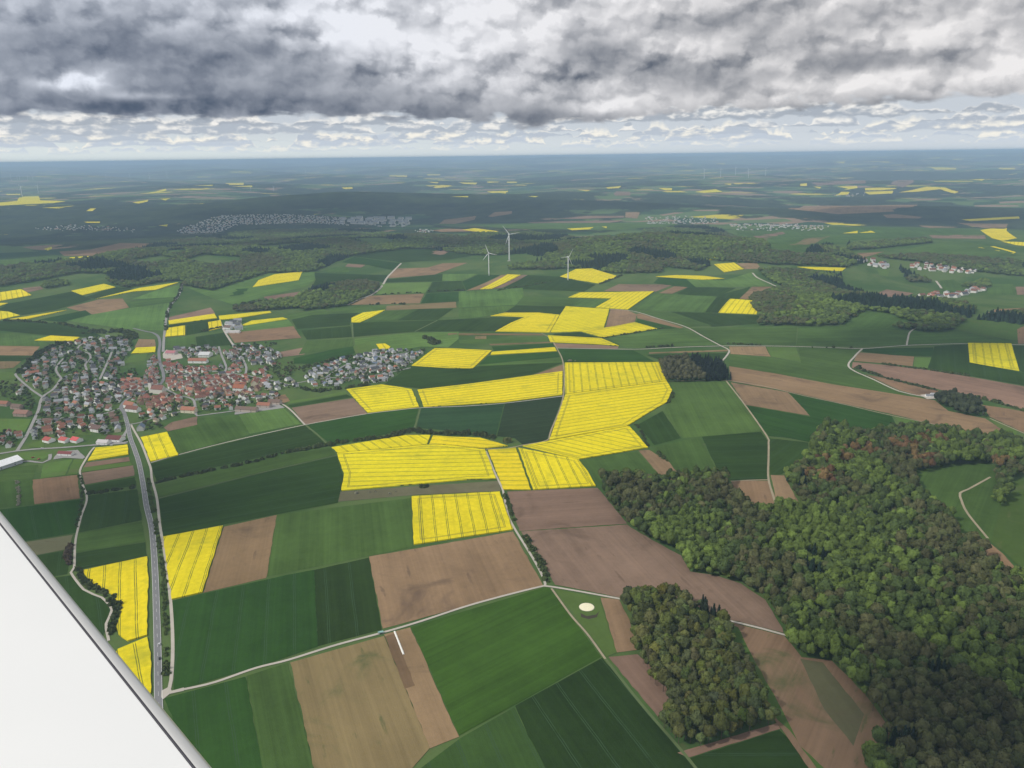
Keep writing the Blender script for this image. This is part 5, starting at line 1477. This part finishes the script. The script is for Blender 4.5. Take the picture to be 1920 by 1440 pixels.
GR = ["tiny faint white turbine in the row along the far left horizon", "tiny faint white turbine in the cluster left of centre on the horizon", "one of two tiny turbines at the centre of the far hills", "tiny turbine on the right-hand horizon above the five larger ones"]
for k, (px, py, hp, lb) in enumerate(FT):
    q = hit(px, py)
    if q is None: continue
    slant = math.hypot(math.hypot(*q), CAMZ)
    sc = min(2.2, hp * slant / FPX / 122.0 * 1.05)
    lab = lb if isinstance(lb, str) else GR[lb]
    turbine(px, py, sc, rnd.uniform(0, 120), rnd.uniform(-30, 30), lab, None if isinstance(lb, str) else lab, False)

# ------------------------------------------------------------------ cars, basin, sheeting, trough
def cyl_y(V, F, cx, cy, cz, r, w, seg=14):
    n = len(V)
    for s in (-w/2, w/2):
        for i in range(seg): a = 2*math.pi*i/seg; V.append((cx + r*math.cos(a), cy + s, cz + r*math.sin(a)))
    for i in range(seg): k = (i+1) % seg; F.append((n+i, n+k, n+seg+k, n+seg+i))
    F.append(tuple(n+i for i in range(seg))[::-1]); F.append(tuple(n+seg+i for i in range(seg)))
M_TYRE = plain('tyre', (.02, .02, .02), .9); M_CARG = plain('car_glass', (.02, .025, .03), .1, .6)
def car(px, py, col, rot, label, xy=None, dz=.35):
    x, y = xy or hit(px, py); m = plain('car_paint', col, .35, .5, .02)
    r = bpy.data.objects.new('car', None); COL.objects.link(r); r.location = (x, y, float(H(x, y)) + off(math.hypot(x, y)) + dz); r.rotation_euler = (0, 0, rot); tag(r, label, 'car')
    prof = [(-2.2, .35), (-2.25, .8), (-2.1, 1.0), (-1.9, 1.02), (.95, .98), (2.0, .8), (2.2, .6), (2.15, .32)]
    def ext(pr, w, w2=None):
        V = [(a, -w, b) for a, b in pr] + [(a, w, b) for a, b in pr]; n = len(pr)
        F = [(i, (i+1) % n, n + (i+1) % n, n + i) for i in range(n)] + [tuple(range(n))[::-1], tuple(range(n, 2*n))]; return V, F
    V, F = ext(prof, .88); link('body', mesh_np('body', V, F, m), r)
    V, F = ext([(-1.85, 1.0), (-1.5, 1.45), (.2, 1.45), (.95, .98)], .76); link('window', mesh_np('window', V, F, M_CARG), r)
    V, F = ext([(-1.48, 1.452), (-1.3, 1.5), (.05, 1.5), (.2, 1.452)], .72); link('roof', mesh_np('roof', V, F, m), r)
    V, F = [], []; cyl_y(V, F, 0, 0, 0, .33, .22); wm = mesh_np('wheel', V, F, M_TYRE)
    for a in (-1.35, 1.35):
        for b in (-.82, .82): link('wheel', wm, r, (a, b, .33))
def on_road(y0, side):
    s = STREETS[0]; i = min(range(len(s)), key=lambda k: abs(s[k][1] - y0)); a, b = s[i], s[min(i+2, len(s)-1)]
    th = math.atan2(b[1]-a[1], b[0]-a[0]); return (a[0] + side * 1.7 * math.sin(th), a[1] - side * 1.7 * math.cos(th)), th
for (px, py, col, side, lb) in ((298, 1210, (.6, .6, .62), 1, "silver car driving on the main road beside the lower rapeseed field"), (299, 1234, (.03, .03, .035), 1, "dark car following the silver car on the main road")):
    q = hit(px, py); xy, th = on_road(q[1], side); car(0, 0, col, th, lb, xy)
for px, py, col, rt, lb in ((32, 864, (.75, .75, .75), 10, "white car on the loop road by the hall"), (43, 863.5, (.7, .7, .7), 100, "white car right of the first on the loop road by the hall"),
                        (62, 859, (.5, .04, .03), 30, "red car on the grass island by the loop road"), (73, 862, (.55, .05, .04), 80, "red car right of the other on the grass island"),
                        (209, 836, (.7, .7, .7), 170, "white car on the street below the low commercial building"), (79, 841.5, (.8, .8, .8), 5, "white car on the entry road above the loop")):
    car(px, py, col, R(rt), lb, None, .4)
def basin():
    x, y = hit(1100, 1139); r = bpy.data.objects.new('slurry_basin', None); COL.objects.link(r); r.location = (x, y, float(H(x, y)) + .2); tag(r, "round basin with pale cream cover on the green triangle by the small wood", 'basin')
    V, F = [], []; tube(V, F, [(8.0, -1), (8.0, .35), (7.6, .37)], 40); link('wall', mesh_np('wall', V, F, M_CONC), r)
    V, F = [], []; tube(V, F, [(7.55, .2), (7.5, .45), (5.0, .62), (2.2, .72), (.05, .75)], 40); link('cover', mesh_np('cover', V, F, plain('cream_sheet', (.86, .80, .56), .7, .3, .08)), r)
    structure(sheet('bare_soil', trace(P("1088,1150 1100,1156 1118,1153 1124,1146 1119,1158 1104,1162 1090,1158")), .3, MAT['B'], 0)).color = (.07, .06, .045, 1)
basin()
def sheeting():
    a, b = np.array(hit(740, 1185)), np.array(hit(757, 1228)); d = b - a; L = np.linalg.norm(d); th = math.atan2(d[1], d[0])
    V, F = [], []; n = 40; g = random.Random(2)
    for i in range(n + 1):
        t = L * i / n; w = .95 + g.uniform(-.1, .1)
        for yy, zz in ((-w, 0), (-w*.7, .45), (0, .75 + g.uniform(-.05, .1)), (w*.7, .45), (w, 0)): V.append((t, yy, zz))
    for i in range(n):
        for k in range(4): F.append((i*5+k, i*5+5+k, i*5+6+k, i*5+1+k))
    F += [(0, 1, 2, 3, 4), tuple(n*5 + k for k in (4, 3, 2, 1, 0))]
    x, y = a; tag(link('covered_heap', mesh_np('covered_heap', V, F, plain('white_foil', (.82, .80, .74), .5, .4, .06)), None, (x, y, float(H(x, y)) + .5), (0, 0, th)), "long narrow heap under white sheeting on the bare brown strip", 'covered heap')
    x, y = hit(714, 1188); r = bpy.data.objects.new('trailer', None); COL.objects.link(r); r.location = (x, y, float(H(x, y)) + .5); r.rotation_euler = (0, 0, R(18)); tag(r, "small pale turquoise trailer parked at the track below the striped field", 'trailer')
    V, F = [], []; bxs(V, F, -2.6, 2.6, -1.1, 1.1, .9, 1.1)
    for q in ((-2.6, 2.6, -1.1, -1.0), (-2.6, 2.6, 1.0, 1.1), (-2.6, -2.5, -.998, .998), (2.5, 2.6, -.998, .998)): bxs(V, F, q[0], q[1], q[2], q[3], 1.102, 1.9)
    bxs(V, F, 2.602, 4.0, -.07, .07, .9, 1.05)
    link('bed', mesh_np('bed', V, F, plain('turquoise_paint', (.45, .66, .64), .5)), r)
    V, F = [], []; cyl_y(V, F, 0, 0, 0, .45, .3); wm = mesh_np('wheel', V, F, M_TYRE)
    for q in (-.5, .6):
        for s in (-1.25, 1.25): link('wheel', wm, r, (q, s, .45))
sheeting()

# ------------------------------------------------------------------ the aircraft's own wing, below and left of the window
def wing():
    zt = CAMZ - 1.15
    def pl(px, py): d = ray(px, py); t = (zt - CAMZ) / d[2]; return np.array([d[0]*t, d[1]*t])
    a, b = pl(0, 959), pl(396, 1440); u = (b - a) / np.linalg.norm(b - a); a2, b2 = a - u * 5.5, b + u * 2.2
    nrm = np.array([-u[1], u[0]]);  mid = pl(100, 1400)
    if (mid - a) @ nrm < 0: nrm = -nrm
    bw = abs((pl(0, 979) - a) @ nrm)
    white, N, bs = new_mat('wing_paint', .32, .5)
    tc = N.n('ShaderNodeTexCoord'); N.put(bs.inputs['Base Color'], N.mix(N.noise(tc.outputs['Object'], .8, 3), (.78, .79, .79), (.90, .90, .89)))
    grey = plain('wing_edge_paint', (.56, .56, .55), .3, .5, .05, 2)
    seam = plain('wing_seam', (.12, .12, .14), .6, .3, .04)
    r = bpy.data.objects.new('aircraft_wing', None); COL.objects.link(r); r.location = (a[0], a[1], zt); tag(r, "white aircraft wing with rounded grey leading edge at lower left", 'wing')
    def sweep(name, prof, m, smooth=True):
        V, F = [], []; n = len(prof); S = 24
        for i in range(S + 1):
            c = a2 + (b2 - a2) * i / S - a
            for d, z in prof: V.append((c[0] + nrm[0]*d, c[1] + nrm[1]*d, z))
        for i in range(S):
            for k in range(n - 1): F.append((i*n+k, i*n+k+1, (i+1)*n+k+1, (i+1)*n+k))
        F += [tuple(range(n))[::-1], tuple(S*n + k for k in range(n))]
        return link(name, mesh_np(name, V, F, m, smooth), r)
    R0 = bw
    edge = [(R0, -.0005)] + [(R0 * (1 - s), -R0 * .34 * s ** 2.0) for s in np.linspace(.08, 1, 12)] + [(-.006, -R0*.6), (-.01, -.05), (.01, -.12), (R0, -.17)]
    sweep('leading_edge', edge, grey)
    s_ = bw * .20
    sweep('seam', [(R0*.97, -.003), (R0 + s_, -.001), (R0 + s_, -.16), (R0*.97, -.16)], seam, False)
    up = [(R0 + s_ + 1e-3, -.002)] + [(R0 + s_ + t * 3.4, .075 * math.sin(math.pi * min(1, t * 1.1)) ** .8 - .10 * max(0, t - .4)) for t in np.linspace(.04, 1, 16)] + [(R0 + s_ + 3.4, -.12), (R0 + s_ + 1.5, -.19), (R0 + s_ + 1e-3, -.165)]
    sweep('wing_skin', up, white)
wing()

# ------------------------------------------------------------------ labels: neighbours of one kind are told apart by their order in view
def order_labels():
    d = {}
    for o in list(COL.objects):
        if o.parent is None and o.get('label') and o.get('group'): d.setdefault(o['label'], []).append(o)
    words = ['', 'leftmost', 'second', 'third', 'fourth', 'fifth', 'sixth', 'seventh', 'eighth', 'ninth', 'tenth']
    num = ['', 'one', 'two', 'three', 'four', 'five', 'six', 'seven', 'eight', 'nine', 'ten']
    for lb, os_ in d.items():
        n = len(os_)
        if n < 2 or n > 10 or len(lb.split()) > 12: continue
        os_.sort(key=lambda o: pix(o.location.x, o.location.y, o.location.z)[0])
        for i, o in enumerate(os_, 1):
            w = 'leftmost' if i == 1 else 'rightmost' if i == n else words[i]
            o['label'] = f"{lb}, {w} of {num[n]}"
            if len(o['label'].split()) < 15 and w not in ('leftmost', 'rightmost'): o['label'] = f"{lb}, {w} from left of {num[n]}"
order_labels()

# ------------------------------------------------------------------ haze
def haze():
    V, F = [], []; bxs(V, F, -95000, 95000, -95000, 95000, -130, 470)
    m = bpy.data.materials.new('haze'); m.use_nodes = True; t = m.node_tree; t.nodes.clear()
    o = t.nodes.new('ShaderNodeOutputMaterial'); v = t.nodes.new('ShaderNodeVolumePrincipled'); t.links.new(v.outputs[0], o.inputs['Volume'])
    v.inputs['Color'].default_value = HAZE_COL; v.inputs['Density'].default_value = HAZE_D; v.inputs['Anisotropy'].default_value = 0.0
    tag(link('haze', mesh_np('haze', V, F, m)), kind='stuff')
HAZE_D, HAZE_COL = 6.0e-5, (.53, .73, 1.0, 1)
haze()

# ------------------------------------------------------------------ added clouds, unseen above the frame, placed to shade chosen parts of the land
def added_shade_clouds():
    m, N, b = new_mat('cloud_shade', 1.0, 0.0); b.inputs['Base Color'].default_value = (.9, .9, .92, 1)
    b.inputs['Subsurface Weight'].default_value = 0
    V0, F0 = ico(4); z0 = 2500.0
    for k, (px, py, rx, ry) in enumerate([(1960, 1400, 190, 150), (330, 430, 1500, 700), (760, 400, 1700, 900), (1180, 385, 1300, 700), (560, 470, 700, 260), (250, 950, 200, 120),
                                          (1700, 400, 900, 500), (30, 470, 700, 400), (1750, 640, 330, 170), (900, 470, 500, 140)]):
        q = flat(px, py); x, y = q[0] + sd.x / sd.z * z0, q[1] + sd.y / sd.z * z0
        if math.hypot(x, y) * math.tan(R(11.5)) > z0 - CAMZ and y > 0: continue
        g = np.random.RandomState(k); L = g.normal(size=(22, 3)); L /= np.linalg.norm(L, axis=1)[:, None]
        r = .72 + .4 * np.max(np.exp(9 * (V0 @ L.T - 1)) * g.uniform(.5, 1.1, 22)[None], axis=1)
        V = V0 * r[:, None]; V[:, 2] = np.where(V[:, 2] < 0, V[:, 2] * .25, V[:, 2])
        V = V * [rx, ry, min(rx, ry) * .6]
        structure(link('cloud_shade', mesh_np('cloud_shade', V, F0, m, True), None, (x, y, z0)))
added_shade_clouds()
